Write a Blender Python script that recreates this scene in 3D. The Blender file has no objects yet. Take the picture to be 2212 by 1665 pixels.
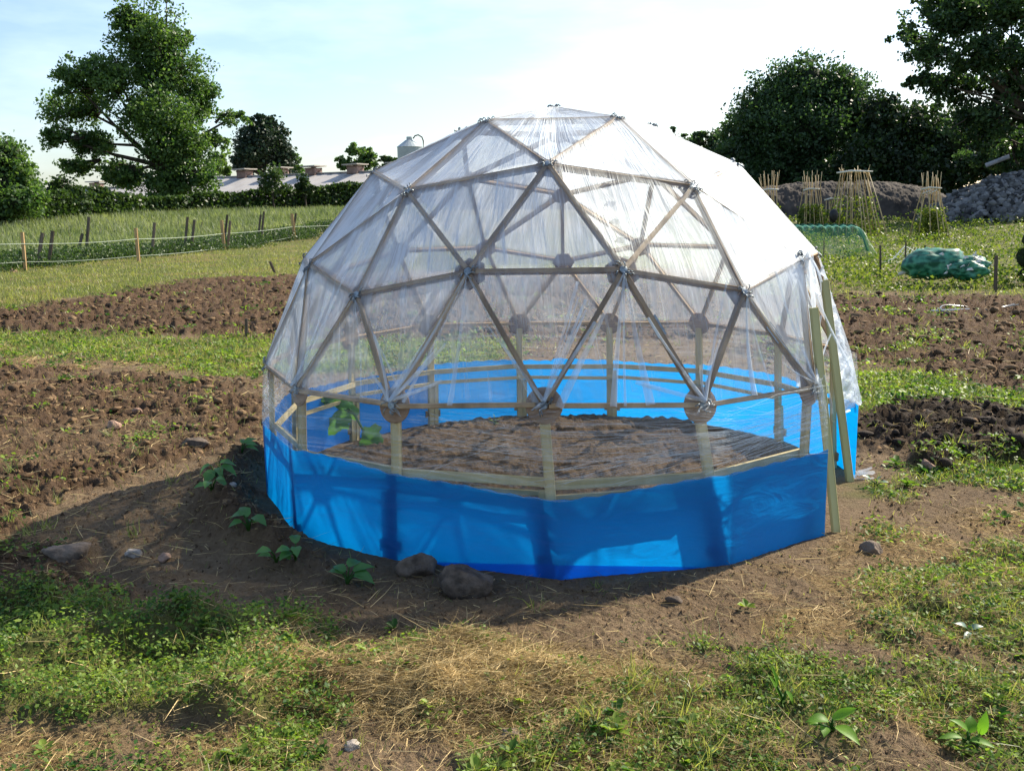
import bpy, math, random
import numpy as np
from mathutils import Vector, Matrix
random.seed(7); RNG = np.random.default_rng(11)
S = bpy.context.scene; COL = S.collection
PI = math.pi
# ------------------------------------------------------------------ camera
R = 1.7                                     # dome radius (m); the dome centre stands over the origin
ROT = -0.0498
CAM = np.array([-0.0529*R, -3.4725*R, 0.9334*R])
PITCH, ROLL, YAW, FPX = -0.1760, -0.0163, -0.0304, 2173.2     # focal length in units of a 2211 wide frame
W0, H0 = 2211, 1665
Fv = np.array([math.sin(YAW)*math.cos(PITCH), math.cos(YAW)*math.cos(PITCH), math.sin(PITCH)])
R1 = np.array([math.cos(YAW), -math.sin(YAW), 0]); U1 = np.cross(R1, Fv)
Rv = R1*math.cos(ROLL)+U1*math.sin(ROLL); Uv = -R1*math.sin(ROLL)+U1*math.cos(ROLL)
cd = bpy.data.cameras.new('camera'); cam = bpy.data.objects.new('camera', cd); COL.objects.link(cam)
cam.matrix_world = Matrix(((Rv[0], Uv[0], -Fv[0], CAM[0]), (Rv[1], Uv[1], -Fv[1], CAM[1]), (Rv[2], Uv[2], -Fv[2], CAM[2]), (0, 0, 0, 1)))
cd.sensor_width = 36; cd.lens = FPX/W0*36; cd.clip_start = 0.05; cd.clip_end = 3000
S.camera = cam
def ray(px, py):
    return Fv+Rv*(px-W0/2)/FPX-Uv*(py-H0/2)/FPX
def G(px, py, z=0.0):                       # the point of the level ground seen there
    d = ray(px, py); t = (z-CAM[2])/d[2]; return CAM+d*t
def AT(px, py, dist):                       # the point at that horizontal distance from the viewpoint
    d = ray(px, py); return CAM+d*dist/math.hypot(d[0], d[1])
# ------------------------------------------------------------------ sky, sun, exposure
SAZ, SEL = math.radians(50), math.radians(38)
sund = Vector((math.sin(SAZ)*math.cos(SEL), math.cos(SAZ)*math.cos(SEL), math.sin(SEL)))
world = bpy.data.worlds.new('World'); S.world = world; world.use_nodes = True
nt = world.node_tree; nt.nodes.clear()
def wn(t): return nt.nodes.new(t)
sky = wn('ShaderNodeTexSky'); sky.sky_type = 'NISHITA'; sky.sun_disc = False
sky.sun_elevation = SEL; sky.sun_rotation = SAZ; sky.air_density = 1.0; sky.dust_density = 1.3; sky.ozone_density = 3.0; sky.altitude = 50
bg = wn('ShaderNodeBackground'); bg.inputs[1].default_value = 0.11
tc = wn('ShaderNodeTexCoord'); mp = wn('ShaderNodeMapping'); mp.inputs['Scale'].default_value = (1.2, 1.2, 5.0); mp.inputs['Rotation'].default_value = (0.25, 0.1, 0.3)
nz = wn('ShaderNodeTexNoise'); nz.inputs['Scale'].default_value = 2.2; nz.inputs['Detail'].default_value = 6; nz.inputs['Roughness'].default_value = 0.55
cr = wn('ShaderNodeValToRGB'); cr.color_ramp.elements[0].position = 0.46; cr.color_ramp.elements[1].position = 0.80
cr.color_ramp.elements[1].color = (0.5, 0.5, 0.5, 1)
mx = wn('ShaderNodeMix'); mx.data_type = 'RGBA'; mx.inputs['B'].default_value = (8.0, 8.8, 9.6, 1)
o = wn('ShaderNodeOutputWorld'); L = nt.links.new
L(tc.outputs['Generated'], mp.inputs['Vector']); L(mp.outputs[0], nz.inputs['Vector']); L(nz.outputs[0], cr.inputs[0])
L(cr.outputs[0], mx.inputs['Factor']); L(sky.outputs[0], mx.inputs['A']); L(mx.outputs['Result'], bg.inputs[0]); L(bg.outputs[0], o.inputs[0])
sl = bpy.data.lights.new('sun', 'SUN'); sl.energy = 5.0; sl.angle = math.radians(0.55); sl.color = (1.0, 0.90, 0.73)
so = bpy.data.objects.new('sun', sl); COL.objects.link(so); so.rotation_euler = sund.to_track_quat('Z', 'Y').to_euler(); so.location = (20, 20, 30)
S.view_settings.view_transform = 'Standard'; S.view_settings.look = 'None'; S.view_settings.exposure = 0.95; S.view_settings.gamma = 1.0
S.cycles.max_bounces = 8; S.cycles.transparent_max_bounces = 40; S.cycles.transmission_bounces = 6
S.cycles.sample_clamp_indirect = 6.0; S.cycles.use_denoising = True; S.cycles.caustics_reflective = False; S.cycles.caustics_refractive = False
# ------------------------------------------------------------------ helpers
def tag(o, label=None, cat=None, group=None, kind=None):
    if label: o['label'] = label
    if cat: o['category'] = cat
    if group: o['group'] = group
    if kind: o['kind'] = kind
    return o
def empty(name, loc=(0, 0, 0)):
    e = bpy.data.objects.new(name, None); COL.objects.link(e); e.location = loc; e.empty_display_size = 0.1; return e
def link_mesh(name, me, mat, parent=None, smooth=False):
    if mat: me.materials.append(mat)
    if smooth: me.polygons.foreach_set('use_smooth', [True]*len(me.polygons))
    ob = bpy.data.objects.new(name, me); COL.objects.link(ob)
    if parent is not None:
        ob.parent = parent
        me.transform(Matrix.Translation(-Vector(parent_world(parent))))
    return ob
def parent_world(p):
    v = Vector(p.location)
    while p.parent is not None: p = p.parent; v += Vector(p.location)
    return v
def npmesh(name, V, F, mat, parent=None, smooth=False, attrs=None, uvs=None):
    V = np.asarray(V, dtype=np.float32); F = np.asarray(F, dtype=np.int32)
    me = bpy.data.meshes.new(name); k = F.shape[1]
    me.vertices.add(len(V)); me.vertices.foreach_set('co', V.ravel())
    me.loops.add(F.size); me.loops.foreach_set('vertex_index', F.ravel())
    me.polygons.add(len(F)); me.polygons.foreach_set('loop_start', np.arange(0, F.size, k, dtype=np.int32))
    me.update(calc_edges=True)
    for an, ad in (attrs or {}).items():
        ad = np.asarray(ad, dtype=np.float32)
        if ad.ndim == 1:
            a = me.attributes.new(an, 'FLOAT', 'POINT'); a.data.foreach_set('value', ad)
        elif ad.shape[1] == 3:
            a = me.attributes.new(an, 'FLOAT_VECTOR', 'POINT'); a.data.foreach_set('vector', ad.ravel())
        else:
            a = me.attributes.new(an, 'FLOAT_COLOR', 'POINT'); a.data.foreach_set('color', ad.ravel())
    return link_mesh(name, me, mat, parent, smooth)
class MB:
    def __init__(s): s.v = []; s.f = []
    def add(s, V, F):
        b = len(s.v); s.v += [tuple(map(float, p)) for p in V]; s.f += [tuple(int(i)+b for i in f) for f in F]
    def box(s, a, b, w, t, up):             # a bar from a to b, w wide and t thick along up
        a = Vector(a); b = Vector(b); d = (b-a).normalized(); up = Vector(up); side = d.cross(up).normalized(); up = side.cross(d)
        e = min(w, t)*0.12; prof = []
        for sx, sy in ((-1, -1), (1, -1), (1, 1), (-1, 1)):
            c = side*sx*w/2+up*sy*t/2
            prof += [c-side*sx*e, c-up*sy*e] if sx*sy > 0 else [c-up*sy*e, c-side*sx*e]
        V = [a+p for p in prof]+[b+p for p in prof]; n = 8
        s.add(V, [(i, (i+1) % n, n+(i+1) % n, n+i) for i in range(n)]+[tuple(range(n))[::-1], tuple(range(n, 2*n))])
    def tube(s, pts, rad, n=6, caps=True):
        pts = [Vector(p) for p in pts]; m = len(pts)
        if not hasattr(rad, '__len__'): rad = [rad]*m
        ref = Vector((0, 0, 1)) if abs((pts[-1]-pts[0]).normalized().z) < 0.9 else Vector((1, 0, 0)); V = []
        for i, p in enumerate(pts):
            d = (pts[min(i+1, m-1)]-pts[max(i-1, 0)]).normalized(); x = d.cross(ref).normalized(); y = d.cross(x)
            V += [p+(x*math.cos(2*PI*k/n)+y*math.sin(2*PI*k/n))*rad[i] for k in range(n)]
        F = [(i*n+k, i*n+(k+1) % n, (i+1)*n+(k+1) % n, (i+1)*n+k) for i in range(m-1) for k in range(n)]
        if caps: F += [tuple(range(n))[::-1], tuple(range((m-1)*n, m*n))]
        s.add(V, F)
    def disc(s, c, nrm, r, t, n=24, ph=0.0, bev=0.12):
        c = Vector(c); nrm = Vector(nrm).normalized(); x = nrm.orthogonal().normalized(); y = nrm.cross(x); V = []
        for rr, h in ((r*(1-bev), -t/2), (r, -t/2+r*bev*0.3), (r, t/2-r*bev*0.3), (r*(1-bev), t/2)):
            V += [c+nrm*h+(x*math.cos(ph+2*PI*k/n)+y*math.sin(ph+2*PI*k/n))*rr for k in range(n)]
        F = [(j*n+k, j*n+(k+1) % n, (j+1)*n+(k+1) % n, (j+1)*n+k) for j in range(3) for k in range(n)]
        s.add(V, F+[tuple(range(n))[::-1], tuple(range(3*n, 4*n))])
    def build(s, name, mat, parent=None, smooth=False):
        me = bpy.data.meshes.new(name); me.from_pydata(s.v, [], s.f); me.update()
        return link_mesh(name, me, mat, parent, smooth)
# value noise
def _h(ix, iy, s):
    n = (ix.astype(np.int64)*374761393+iy.astype(np.int64)*668265263+s*1442695041) & 0xffffffff
    n = ((n ^ (n >> 13))*1274126177) & 0xffffffff
    n = ((n ^ (n >> 16))*2246822519) & 0xffffffff
    return ((n >> 8) & 0xffff)/65535.0
def vn(x, y, s=0):
    x = np.asarray(x, float); y = np.asarray(y, float)
    ix = np.floor(x); iy = np.floor(y); fx = x-ix; fy = y-iy
    fx = fx*fx*(3-2*fx); fy = fy*fy*(3-2*fy)
    a = _h(ix, iy, s); b = _h(ix+1, iy, s); c = _h(ix, iy+1, s); d = _h(ix+1, iy+1, s)
    return (a*(1-fx)+b*fx)*(1-fy)+(c*(1-fx)+d*fx)*fy
def fbm(x, y, s=0, o=4, g=0.5):
    t = 0; a = 1; n = 0
    c, sn = 0.8, 0.6
    for i in range(o):
        t = t+a*vn(x, y, s+i); n += a; a *= g; x, y = (x*c-y*sn)*2.03+17.3, (x*sn+y*c)*2.03-9.1
    return t/n
def sst(a, b, x):
    t = np.clip((np.asarray(x)-a)/(b-a), 0, 1); return t*t*(3-2*t)
# ------------------------------------------------------------------ materials
def mat(name):
    m = bpy.data.materials.new(name); m.use_nodes = True; t = m.node_tree; t.nodes.clear()
    return m, t, (lambda k, **kw: mk(t, k, **kw)), t.links.new
def mk(t, k, **kw):
    n = t.nodes.new('ShaderNode'+k)
    for a, b in kw.items():
        if a == 'ins':
            for i, v in b.items(): n.inputs[i].default_value = v
        else: setattr(n, a, b)
    return n
def ramp(N, stops):
    r = N('ValToRGB'); e = r.color_ramp.elements
    while len(e) < len(stops): e.new(0.5)
    for i, (p, c) in enumerate(stops): e[i].position = p; e[i].color = (*c, 1) if len(c) == 3 else c
    return r
def leaf_mat(name, c1, c2, trans=0.4, rough=0.45, nscale=3.0, spec=0.4, tcol=1.6, tb=0.5):
    m, t, N, K = mat(name); out = N('OutputMaterial')
    at = N('Attribute', attribute_name='tint'); geo = N('NewGeometry')
    nz = N('TexNoise', ins={'Scale': nscale, 'Detail': 2}); K(geo.outputs['Position'], nz.inputs['Vector'])
    ad = N('Math', operation='ADD'); K(nz.outputs[0], ad.inputs[0])
    mr = N('MapRange', ins={'From Min': 0, 'From Max': 1, 'To Min': -0.45, 'To Max': 0.45}); K(at.outputs['Fac'], mr.inputs[0]); K(mr.outputs[0], ad.inputs[1])
    mid = tuple((a+b)/2 for a, b in zip(c1, c2))
    r = ramp(N, [(0.15, c1), (0.5, mid), (0.85, c2)]); K(ad.outputs[0], r.inputs[0])
    p = N('BsdfPrincipled', ins={'Roughness': rough, 'Specular IOR Level': spec}); K(r.outputs[0], p.inputs['Base Color'])
    tr = N('BsdfTranslucent'); mu = N('Mix', data_type='RGBA', blend_type='MULTIPLY'); mu.inputs['Factor'].default_value = 1
    mu.inputs['B'].default_value = (tcol, tcol*1.05, tcol*tb, 1); K(r.outputs[0], mu.inputs['A']); K(mu.outputs['Result'], tr.inputs[0])
    mx = N('MixShader', ins={0: trans}); K(p.outputs[0], mx.inputs[1]); K(tr.outputs[0], mx.inputs[2]); K(mx.outputs[0], out.inputs[0])
    return m
def plain(name, c1, c2, scale=8, rough=0.7, bump=0.2, stretch=None, spec=0.3, metal=0, bscale=None, detail=6):
    m, t, N, K = mat(name); out = N('OutputMaterial'); tc = N('TexCoord'); mp = N('Mapping')
    if stretch: mp.inputs['Scale'].default_value = stretch
    K(tc.outputs['Object'], mp.inputs[0])
    nz = N('TexNoise', ins={'Scale': scale, 'Detail': detail, 'Roughness': 0.6}); K(mp.outputs[0], nz.inputs['Vector'])
    oi = N('ObjectInfo'); rn = N('MapRange', ins={'To Min': -0.14, 'To Max': 0.14}); K(oi.outputs['Random'], rn.inputs[0]); sm = N('Math', operation='ADD'); K(nz.outputs[0], sm.inputs[0]); K(rn.outputs[0], sm.inputs[1])
    r = ramp(N, [(0.3, c1), (0.7, c2)]); K(sm.outputs[0], r.inputs[0])
    p = N('BsdfPrincipled', ins={'Roughness': rough, 'Specular IOR Level': spec, 'Metallic': metal}); K(r.outputs[0], p.inputs['Base Color'])
    if bump:
        n2 = N('TexNoise', ins={'Scale': bscale or scale*3, 'Detail': 5}); K(mp.outputs[0], n2.inputs['Vector'])
        b = N('Bump', ins={'Strength': bump, 'Distance': 0.01}); K(n2.outputs[0], b.inputs['Height']); K(b.outputs[0], p.inputs['Normal'])
    K(p.outputs[0], out.inputs[0]); return m
M = {}
M['wood'] = plain('weathered_lath', (0.22, 0.15, 0.09), (0.52, 0.37, 0.22), 9, 0.75, 0.3, (1, 1, 0.35))
M['post'] = plain('treated_post', (0.38, 0.31, 0.15), (0.58, 0.48, 0.26), 7, 0.7, 0.25, (1, 1, 0.2))
M['newwood'] = plain('new_treated_lath', (0.42, 0.42, 0.20), (0.58, 0.56, 0.30), 6, 0.65, 0.15, (1, 1, 0.15))
M['ply'] = plain('plywood_hub', (0.19, 0.12, 0.08), (0.36, 0.24, 0.15), 14, 0.75, 0.2, (1, 1, 5))
M['steel'] = plain('galvanised', (0.08, 0.10, 0.12), (0.30, 0.35, 0.38), 60, 0.4, 0.1, metal=0.3)
M['fencewood'] = plain('fence_stake', (0.42, 0.28, 0.13), (0.58, 0.40, 0.20), 9, 0.75, 0.2, (1, 1, 0.2))
M['oldwood'] = plain('old_grey_post', (0.09, 0.07, 0.05), (0.20, 0.16, 0.12), 9, 0.85, 0.4, (1, 1, 0.2))
M['bark'] = plain('bark', (0.035, 0.028, 0.02), (0.09, 0.07, 0.05), 3, 0.9, 0.5, (1, 1, 0.3))
M['rope'] = plain('rope', (0.36, 0.42, 0.34), (0.52, 0.58, 0.50), 30, 0.8, 0.2)
M['cane'] = plain('bamboo_cane', (0.40, 0.29, 0.14), (0.62, 0.48, 0.26), 6, 0.55, 0.1, (1, 1, 0.3))
M['palewood'] = plain('pale_branch', (0.6, 0.55, 0.45), (0.8, 0.76, 0.66), 6, 0.7, 0.1)
M['rock'] = plain('rock', (0.055, 0.042, 0.032), (0.19, 0.145, 0.11), 16, 0.92, 1.0)
M['palerock'] = plain('pale_rock', (0.22, 0.19, 0.165), (0.42, 0.37, 0.32), 30, 0.85, 0.8)
M['rosyrock'] = plain('rosy_rock', (0.20, 0.12, 0.085), (0.38, 0.25, 0.18), 24, 0.85, 0.8)
M['clod0'] = plain('soil_clod', (0.055, 0.034, 0.019), (0.17, 0.11, 0.062), 6, 0.95, 0.6, bscale=120)
M['darkclod'] = plain('compost_clod', (0.013, 0.009, 0.0065), (0.048, 0.033, 0.022), 12, 0.95, 0.6, bscale=120)
M['pole'] = plain('grey_rubble', (0.09, 0.09, 0.098), (0.34, 0.34, 0.36), 1.8, 0.85, 0.4)
M['bank'] = plain('bank_earth', (0.018, 0.015, 0.013), (0.10, 0.082, 0.068), 1.1, 0.95, 1.0, bscale=4)
M['roof'] = plain('shed_roof', (0.30, 0.285, 0.275), (0.44, 0.42, 0.40), 0.7, 0.8, 0.2)
M['shedwall'] = plain('shed_wall', (0.25, 0.22, 0.19), (0.36, 0.32, 0.28), 0.8, 0.85, 0.2)
M['brick'] = plain('vent_brick', (0.20, 0.13, 0.105), (0.34, 0.24, 0.20), 3, 0.85, 0.3)
M['ventcap'] = plain('vent_cap', (0.34, 0.30, 0.26), (0.50, 0.46, 0.40), 1.5, 0.8, 0.2)
M['silo'] = plain('silo_metal', (0.28, 0.33, 0.34), (0.42, 0.47, 0.48), 1.2, 0.5, 0.05, metal=0.3)
M['dark'] = plain('dark_plastic', (0.010, 0.011, 0.013), (0.03, 0.03, 0.035), 12, 0.5, 0.2)
M['hose'] = plain('black_hose', (0.012, 0.012, 0.013), (0.03, 0.03, 0.032), 12, 0.22, 0.05, spec=0.7)
M['white'] = plain('white_plastic', (0.7, 0.7, 0.68), (0.85, 0.85, 0.83), 12, 0.45, 0.05)
M['netgreen'] = leaf_mat('green_netting', (0.012, 0.10, 0.07), (0.12, 0.40, 0.29), 0.3, 0.4, 14, 0.5)
M['tree'] = leaf_mat('ash_leaves', (0.036, 0.085, 0.024), (0.12, 0.20, 0.055), 0.42, 0.5, 0.35)
M['conifer'] = leaf_mat('conifer_leaves', (0.008, 0.022, 0.012), (0.026, 0.055, 0.024), 0.15, 0.6, 0.5)
M['willow'] = leaf_mat('willow_leaves', (0.020, 0.048, 0.018), (0.070, 0.13, 0.05), 0.40, 0.45, 0.35)
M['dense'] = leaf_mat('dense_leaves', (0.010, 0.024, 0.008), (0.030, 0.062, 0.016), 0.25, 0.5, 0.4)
M['hedge'] = leaf_mat('hedge_leaves', (0.018, 0.042, 0.010), (0.062, 0.11, 0.028), 0.3, 0.5, 0.5)
M['core'] = plain('shade_core', (0.010, 0.015, 0.007), (0.025, 0.032, 0.012), 2, 0.95, 0.5)  # near-black foliage colour for the solid cores added inside crowns and hedge
M['grass'] = leaf_mat('grass_blades', (0.085, 0.125, 0.03), (0.30, 0.30, 0.11), 0.42, 0.45, 1.2)
M['meadow'] = leaf_mat('meadow_blades', (0.095, 0.135, 0.06), (0.25, 0.28, 0.15), 0.35, 0.6, 0.25)
M['weed'] = leaf_mat('weed_leaves', (0.035, 0.10, 0.016), (0.24, 0.33, 0.055), 0.42, 0.5, 2.0, 0.22)
M['weed2'] = leaf_mat('vegetable_leaves', (0.035, 0.075, 0.014), (0.17, 0.21, 0.04), 0.42, 0.5, 0.5, 0.25)
M['squash'] = leaf_mat('squash_leaf', (0.06, 0.17, 0.05), (0.13, 0.30, 0.08), 0.4, 0.45, 9, 0.4)
M['dock'] = leaf_mat('broad_leaf', (0.09, 0.22, 0.018), (0.20, 0.38, 0.045), 0.5, 0.5, 14, 0.3)
M['greyleaf'] = leaf_mat('grey_leaf', (0.13, 0.21, 0.16), (0.24, 0.33, 0.26), 0.25, 0.4, 9, 0.5)
M['straw'] = leaf_mat('straw', (0.14, 0.095, 0.042), (0.76, 0.58, 0.29), 0.25, 0.6, 3.0, 0.12, 1.0, 0.95)
def bits_mat(name, c1, c2, rough=0.95, nscale=30):
    m, t, N, K = mat(name); out = N('OutputMaterial'); at = N('Attribute', attribute_name='tint'); geo = N('NewGeometry')
    nz = N('TexNoise', ins={'Scale': nscale, 'Detail': 5}); K(geo.outputs['Position'], nz.inputs['Vector']); ad = N('Math', operation='MULTIPLY_ADD', ins={1: 0.6}); K(nz.outputs[0], ad.inputs[0]); h = N('Math', operation='MULTIPLY', ins={1: 0.6}); K(at.outputs['Fac'], h.inputs[0]); K(h.outputs[0], ad.inputs[2])
    r = ramp(N, [(0.25, c1), (0.85, c2)]); K(ad.outputs[0], r.inputs[0]); p = N('BsdfPrincipled', ins={'Roughness': rough, 'Specular IOR Level': 0.15}); K(r.outputs[0], p.inputs['Base Color'])
    b = N('Bump', ins={'Strength': 0.7, 'Distance': 0.01}); K(nz.outputs[0], b.inputs['Height']); K(b.outputs[0], p.inputs['Normal']); K(p.outputs[0], out.inputs[0]); return m
M['clod'] = bits_mat('soil_clod', (0.045, 0.028, 0.016), (0.19, 0.125, 0.070), nscale=60)
M['rubble'] = bits_mat('grey_rubble', (0.022, 0.022, 0.022), (0.23, 0.225, 0.22), nscale=3)
# blue sheet
m, t, N, K = mat('blue_sheet'); out = N('OutputMaterial'); tc = N('TexCoord')
w1 = N('TexNoise', ins={'Scale': 4.5, 'Detail': 4, 'Distortion': 1.2}); mp = N('Mapping', ins={'Scale': (1, 1, 3.0), 'Rotation': (0.5, 0.3, 0)}); K(tc.outputs['Object'], mp.inputs[0]); K(mp.outputs[0], w1.inputs['Vector'])
w2 = N('TexNoise', ins={'Scale': 220, 'Detail': 1}); K(tc.outputs['Object'], w2.inputs['Vector'])
ad = N('Math', operation='MULTIPLY_ADD', ins={1: 0.02}); K(w2.outputs[0], ad.inputs[0]); K(w1.outputs[0], ad.inputs[2])
b = N('Bump', ins={'Strength': 0.24, 'Distance': 0.04}); K(ad.outputs[0], b.inputs['Height'])
r = ramp(N, [(0.3, (0.012, 0.115, 0.43)), (0.7, (0.016, 0.145, 0.50))]); K(w2.outputs[0], r.inputs[0])
df = N('BsdfPrincipled', ins={'Roughness': 0.5, 'Specular IOR Level': 0.35}); K(r.outputs[0], df.inputs['Base Color']); K(b.outputs[0], df.inputs['Normal'])
tr = N('BsdfTranslucent', ins={0: (0.0, 0.37, 1.0, 1)}); K(b.outputs[0], tr.inputs['Normal'])
tp = N('BsdfTransparent', ins={0: (0.03, 0.34, 0.95, 1)})
a1 = N('MixShader', ins={0: 0.52}); K(df.outputs[0], a1.inputs[1]); K(tr.outputs[0], a1.inputs[2])
a2 = N('MixShader', ins={0: 0.07}); K(a1.outputs[0], a2.inputs[1]); K(tp.outputs[0], a2.inputs[2]); K(a2.outputs[0], out.inputs[0]); M['blue'] = m
# stretch film: clear sheet with streaky pleats; 'suv' runs across / along the wrap, 'opac' scales the opacity, with sun glare put in
def film_mat(name, sx, sy, base, gain, gl=0.42, edge=0.45):
    m, t, N, K = mat(name); out = N('OutputMaterial')
    at = N('Attribute', attribute_name='suv'); op = N('Attribute', attribute_name='opac')
    def streak(kx, ky, sc, det, lo, hi, dist=0.0):
        mp = N('Mapping', ins={'Scale': (kx, ky, 1)}); K(at.outputs['Vector'], mp.inputs[0])
        nz = N('TexNoise', ins={'Scale': sc, 'Detail': det, 'Roughness': 0.6, 'Distortion': dist}); K(mp.outputs[0], nz.inputs['Vector'])
        mr = N('MapRange', ins={'From Min': lo, 'From Max': hi}); K(nz.outputs[0], mr.inputs[0]); return nz, mr
    n1, s1 = streak(sx, sy, 1.0, 5, 0.50, 0.80, 0.3)
    n2, s2 = streak(sx*3.1, sy*0.8, 1.0, 3, 0.60, 0.78)
    n3, s3 = streak(sx*0.14, sy*0.9, 1.0, 3, 0.40, 0.70, 0.8)
    a = N('Math', operation='MULTIPLY_ADD', ins={1: 0.55}); K(s1.outputs[0], a.inputs[0])
    a2 = N('Math', operation='MULTIPLY', ins={1: 0.65}); K(s2.outputs[0], a2.inputs[0]); K(a2.outputs[0], a.inputs[2])
    a3 = N('Math', operation='MULTIPLY_ADD', ins={1: 0.35}); K(s3.outputs[0], a3.inputs[0]); K(a.outputs[0], a3.inputs[2])
    g = N('Math', operation='MULTIPLY', ins={1: gain}); K(a3.outputs[0], g.inputs[0])
    b0 = N('Math', operation='ADD', ins={1: base}); K(g.outputs[0], b0.inputs[0])
    mu = N('Math', operation='MULTIPLY'); K(b0.outputs[0], mu.inputs[0]); K(op.outputs['Fac'], mu.inputs[1])
    lw = N('LayerWeight', ins={'Blend': 0.32}); f2 = N('Math', operation='MULTIPLY', ins={1: edge}); K(lw.outputs['Facing'], f2.inputs[0])
    ad = N('Math', operation='ADD', use_clamp=True); K(mu.outputs[0], ad.inputs[0]); K(f2.outputs[0], ad.inputs[1])
    mn = N('Math', operation='MINIMUM', ins={1: 0.93}); K(ad.outputs[0], mn.inputs[0])
    hb = N('Math', operation='ADD'); K(n1.outputs[0], hb.inputs[0]); K(n2.outputs[0], hb.inputs[1])
    bp = N('Bump', ins={'Strength': 0.55, 'Distance': 0.012}); K(hb.outputs[0], bp.inputs['Height'])
    gs = N('BsdfGlossy', ins={0: (0.86, 0.94, 1, 1), 'Roughness': 0.46}); K(bp.outputs[0], gs.inputs['Normal'])
    df = N('BsdfDiffuse', ins={0: (0.74, 0.83, 0.95, 1)}); K(bp.outputs[0], df.inputs['Normal'])
    tr = N('BsdfTranslucent', ins={0: (0.80, 0.87, 0.96, 1)}); K(bp.outputs[0], tr.inputs['Normal'])
    m1 = N('MixShader', ins={0: 0.55}); K(df.outputs[0], m1.inputs[1]); K(tr.outputs[0], m1.inputs[2])
    m2 = N('MixShader', ins={0: gl}); K(m1.outputs[0], m2.inputs[1]); K(gs.outputs[0], m2.inputs[2])
    tp = N('BsdfTransparent', ins={0: (0.985, 0.99, 0.99, 1)}); m3 = N('MixShader'); K(mn.outputs[0], m3.inputs[0]); K(tp.outputs[0], m3.inputs[1]); K(m2.outputs[0], m3.inputs[2])
    K(m3.outputs[0], out.inputs[0]); return m
M['film'] = film_mat('stretch_film', 46, 2.6, 0.27, 0.88, 0.18)
M['filmlow'] = film_mat('stretch_film_band', 2.2, 60, 0.0, 0.42, 0.42, 0.22)
M['fold'] = film_mat('film_folds', 20, 2, 0.20, 0.6, 0.35, 0.25)
# netting seen as a fine green screen
m, t, N, K = mat('mesh_net'); out = N('OutputMaterial'); df = N('BsdfPrincipled', ins={'Base Color': (0.10, 0.42, 0.26, 1), 'Roughness': 0.4}); tp = N('BsdfTransparent')
at = N('Attribute', attribute_name='opac'); mx = N('MixShader'); K(at.outputs['Fac'], mx.inputs[0]); K(tp.outputs[0], mx.inputs[1]); K(df.outputs[0], mx.inputs[2]); K(mx.outputs[0], out.inputs[0]); M['net'] = m
# ground: 'zones' = (grass, straw, dark, dug)
m, t, N, K = mat('ground_soil'); out = N('OutputMaterial'); zn = N('Attribute', attribute_name='zones'); sp = N('SeparateColor'); K(zn.outputs['Color'], sp.inputs[0])
geo = N('NewGeometry')
def gn(sc, det, ro=0.6):
    n = N('TexNoise', ins={'Scale': sc, 'Detail': det, 'Roughness': ro}); K(geo.outputs['Position'], n.inputs['Vector']); return n
nA = gn(1.7, 6); nB = gn(38, 5, 0.7); nC = gn(170, 3, 0.7); nD = gn(9, 5)
soil = ramp(N, [(0.25, (0.075, 0.049, 0.028)), (0.5, (0.175, 0.122, 0.073)), (0.8, (0.34, 0.25, 0.155))])
mxn = N('Math', operation='MULTIPLY_ADD', ins={1: 0.5}); K(nB.outputs[0], mxn.inputs[0]); hl = N('Math', operation='MULTIPLY', ins={1: 0.5}); K(nA.outputs[0], hl.inputs[0]); K(hl.outputs[0], mxn.inputs[2]); K(mxn.outputs[0], soil.inputs[0])
dug = ramp(N, [(0.3, (0.050, 0.030, 0.017)), (0.7, (0.150, 0.094, 0.055))]); K(mxn.outputs[0], dug.inputs[0])
grs = ramp(N, [(0.3, (0.05, 0.068, 0.016)), (0.5, (0.11, 0.115, 0.035)), (0.75, (0.20, 0.165, 0.07))]); K(nD.outputs[0], grs.inputs[0])
stw = ramp(N, [(0.3, (0.12, 0.075, 0.034)), (0.7, (0.34, 0.235, 0.11))]); K(nB.outputs[0], stw.inputs[0])
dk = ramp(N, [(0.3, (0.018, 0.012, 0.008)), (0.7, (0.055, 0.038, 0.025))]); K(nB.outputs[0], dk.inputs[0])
def mixc(f, a, b, n2=None):
    x = N('Mix', data_type='RGBA'); K(f, x.inputs['Factor']); K(a, x.inputs['A']); K(b, x.inputs['B']); return x.outputs['Result']
c = mixc(zn.outputs['Alpha'], soil.outputs[0], dug.outputs[0])
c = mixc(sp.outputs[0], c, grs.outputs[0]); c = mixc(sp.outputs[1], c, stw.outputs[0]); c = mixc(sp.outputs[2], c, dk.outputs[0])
# pale grit
gr = N('MapRange', ins={'From Min': 0.70, 'From Max': 0.76, 'To Max': 0.6}); K(nC.outputs[0], gr.inputs[0])
x = N('Mix', data_type='RGBA'); K(gr.outputs[0], x.inputs['Factor']); K(c, x.inputs['A']); x.inputs['B'].default_value = (0.33, 0.26, 0.19, 1); c = x.outputs['Result']
p = N('BsdfPrincipled', ins={'Roughness': 0.95, 'Specular IOR Level': 0.15}); K(c, p.inputs['Base Color'])
hs = N('Math', operation='MULTIPLY_ADD', ins={1: 0.35}); K(nC.outputs[0], hs.inputs[0]); K(nB.outputs[0], hs.inputs[2])
bp = N('Bump', ins={'Strength': 1.0, 'Distance': 0.035}); K(hs.outputs[0], bp.inputs['Height']); K(bp.outputs[0], p.inputs['Normal']); K(p.outputs[0], out.inputs[0]); M['ground'] = m
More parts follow.
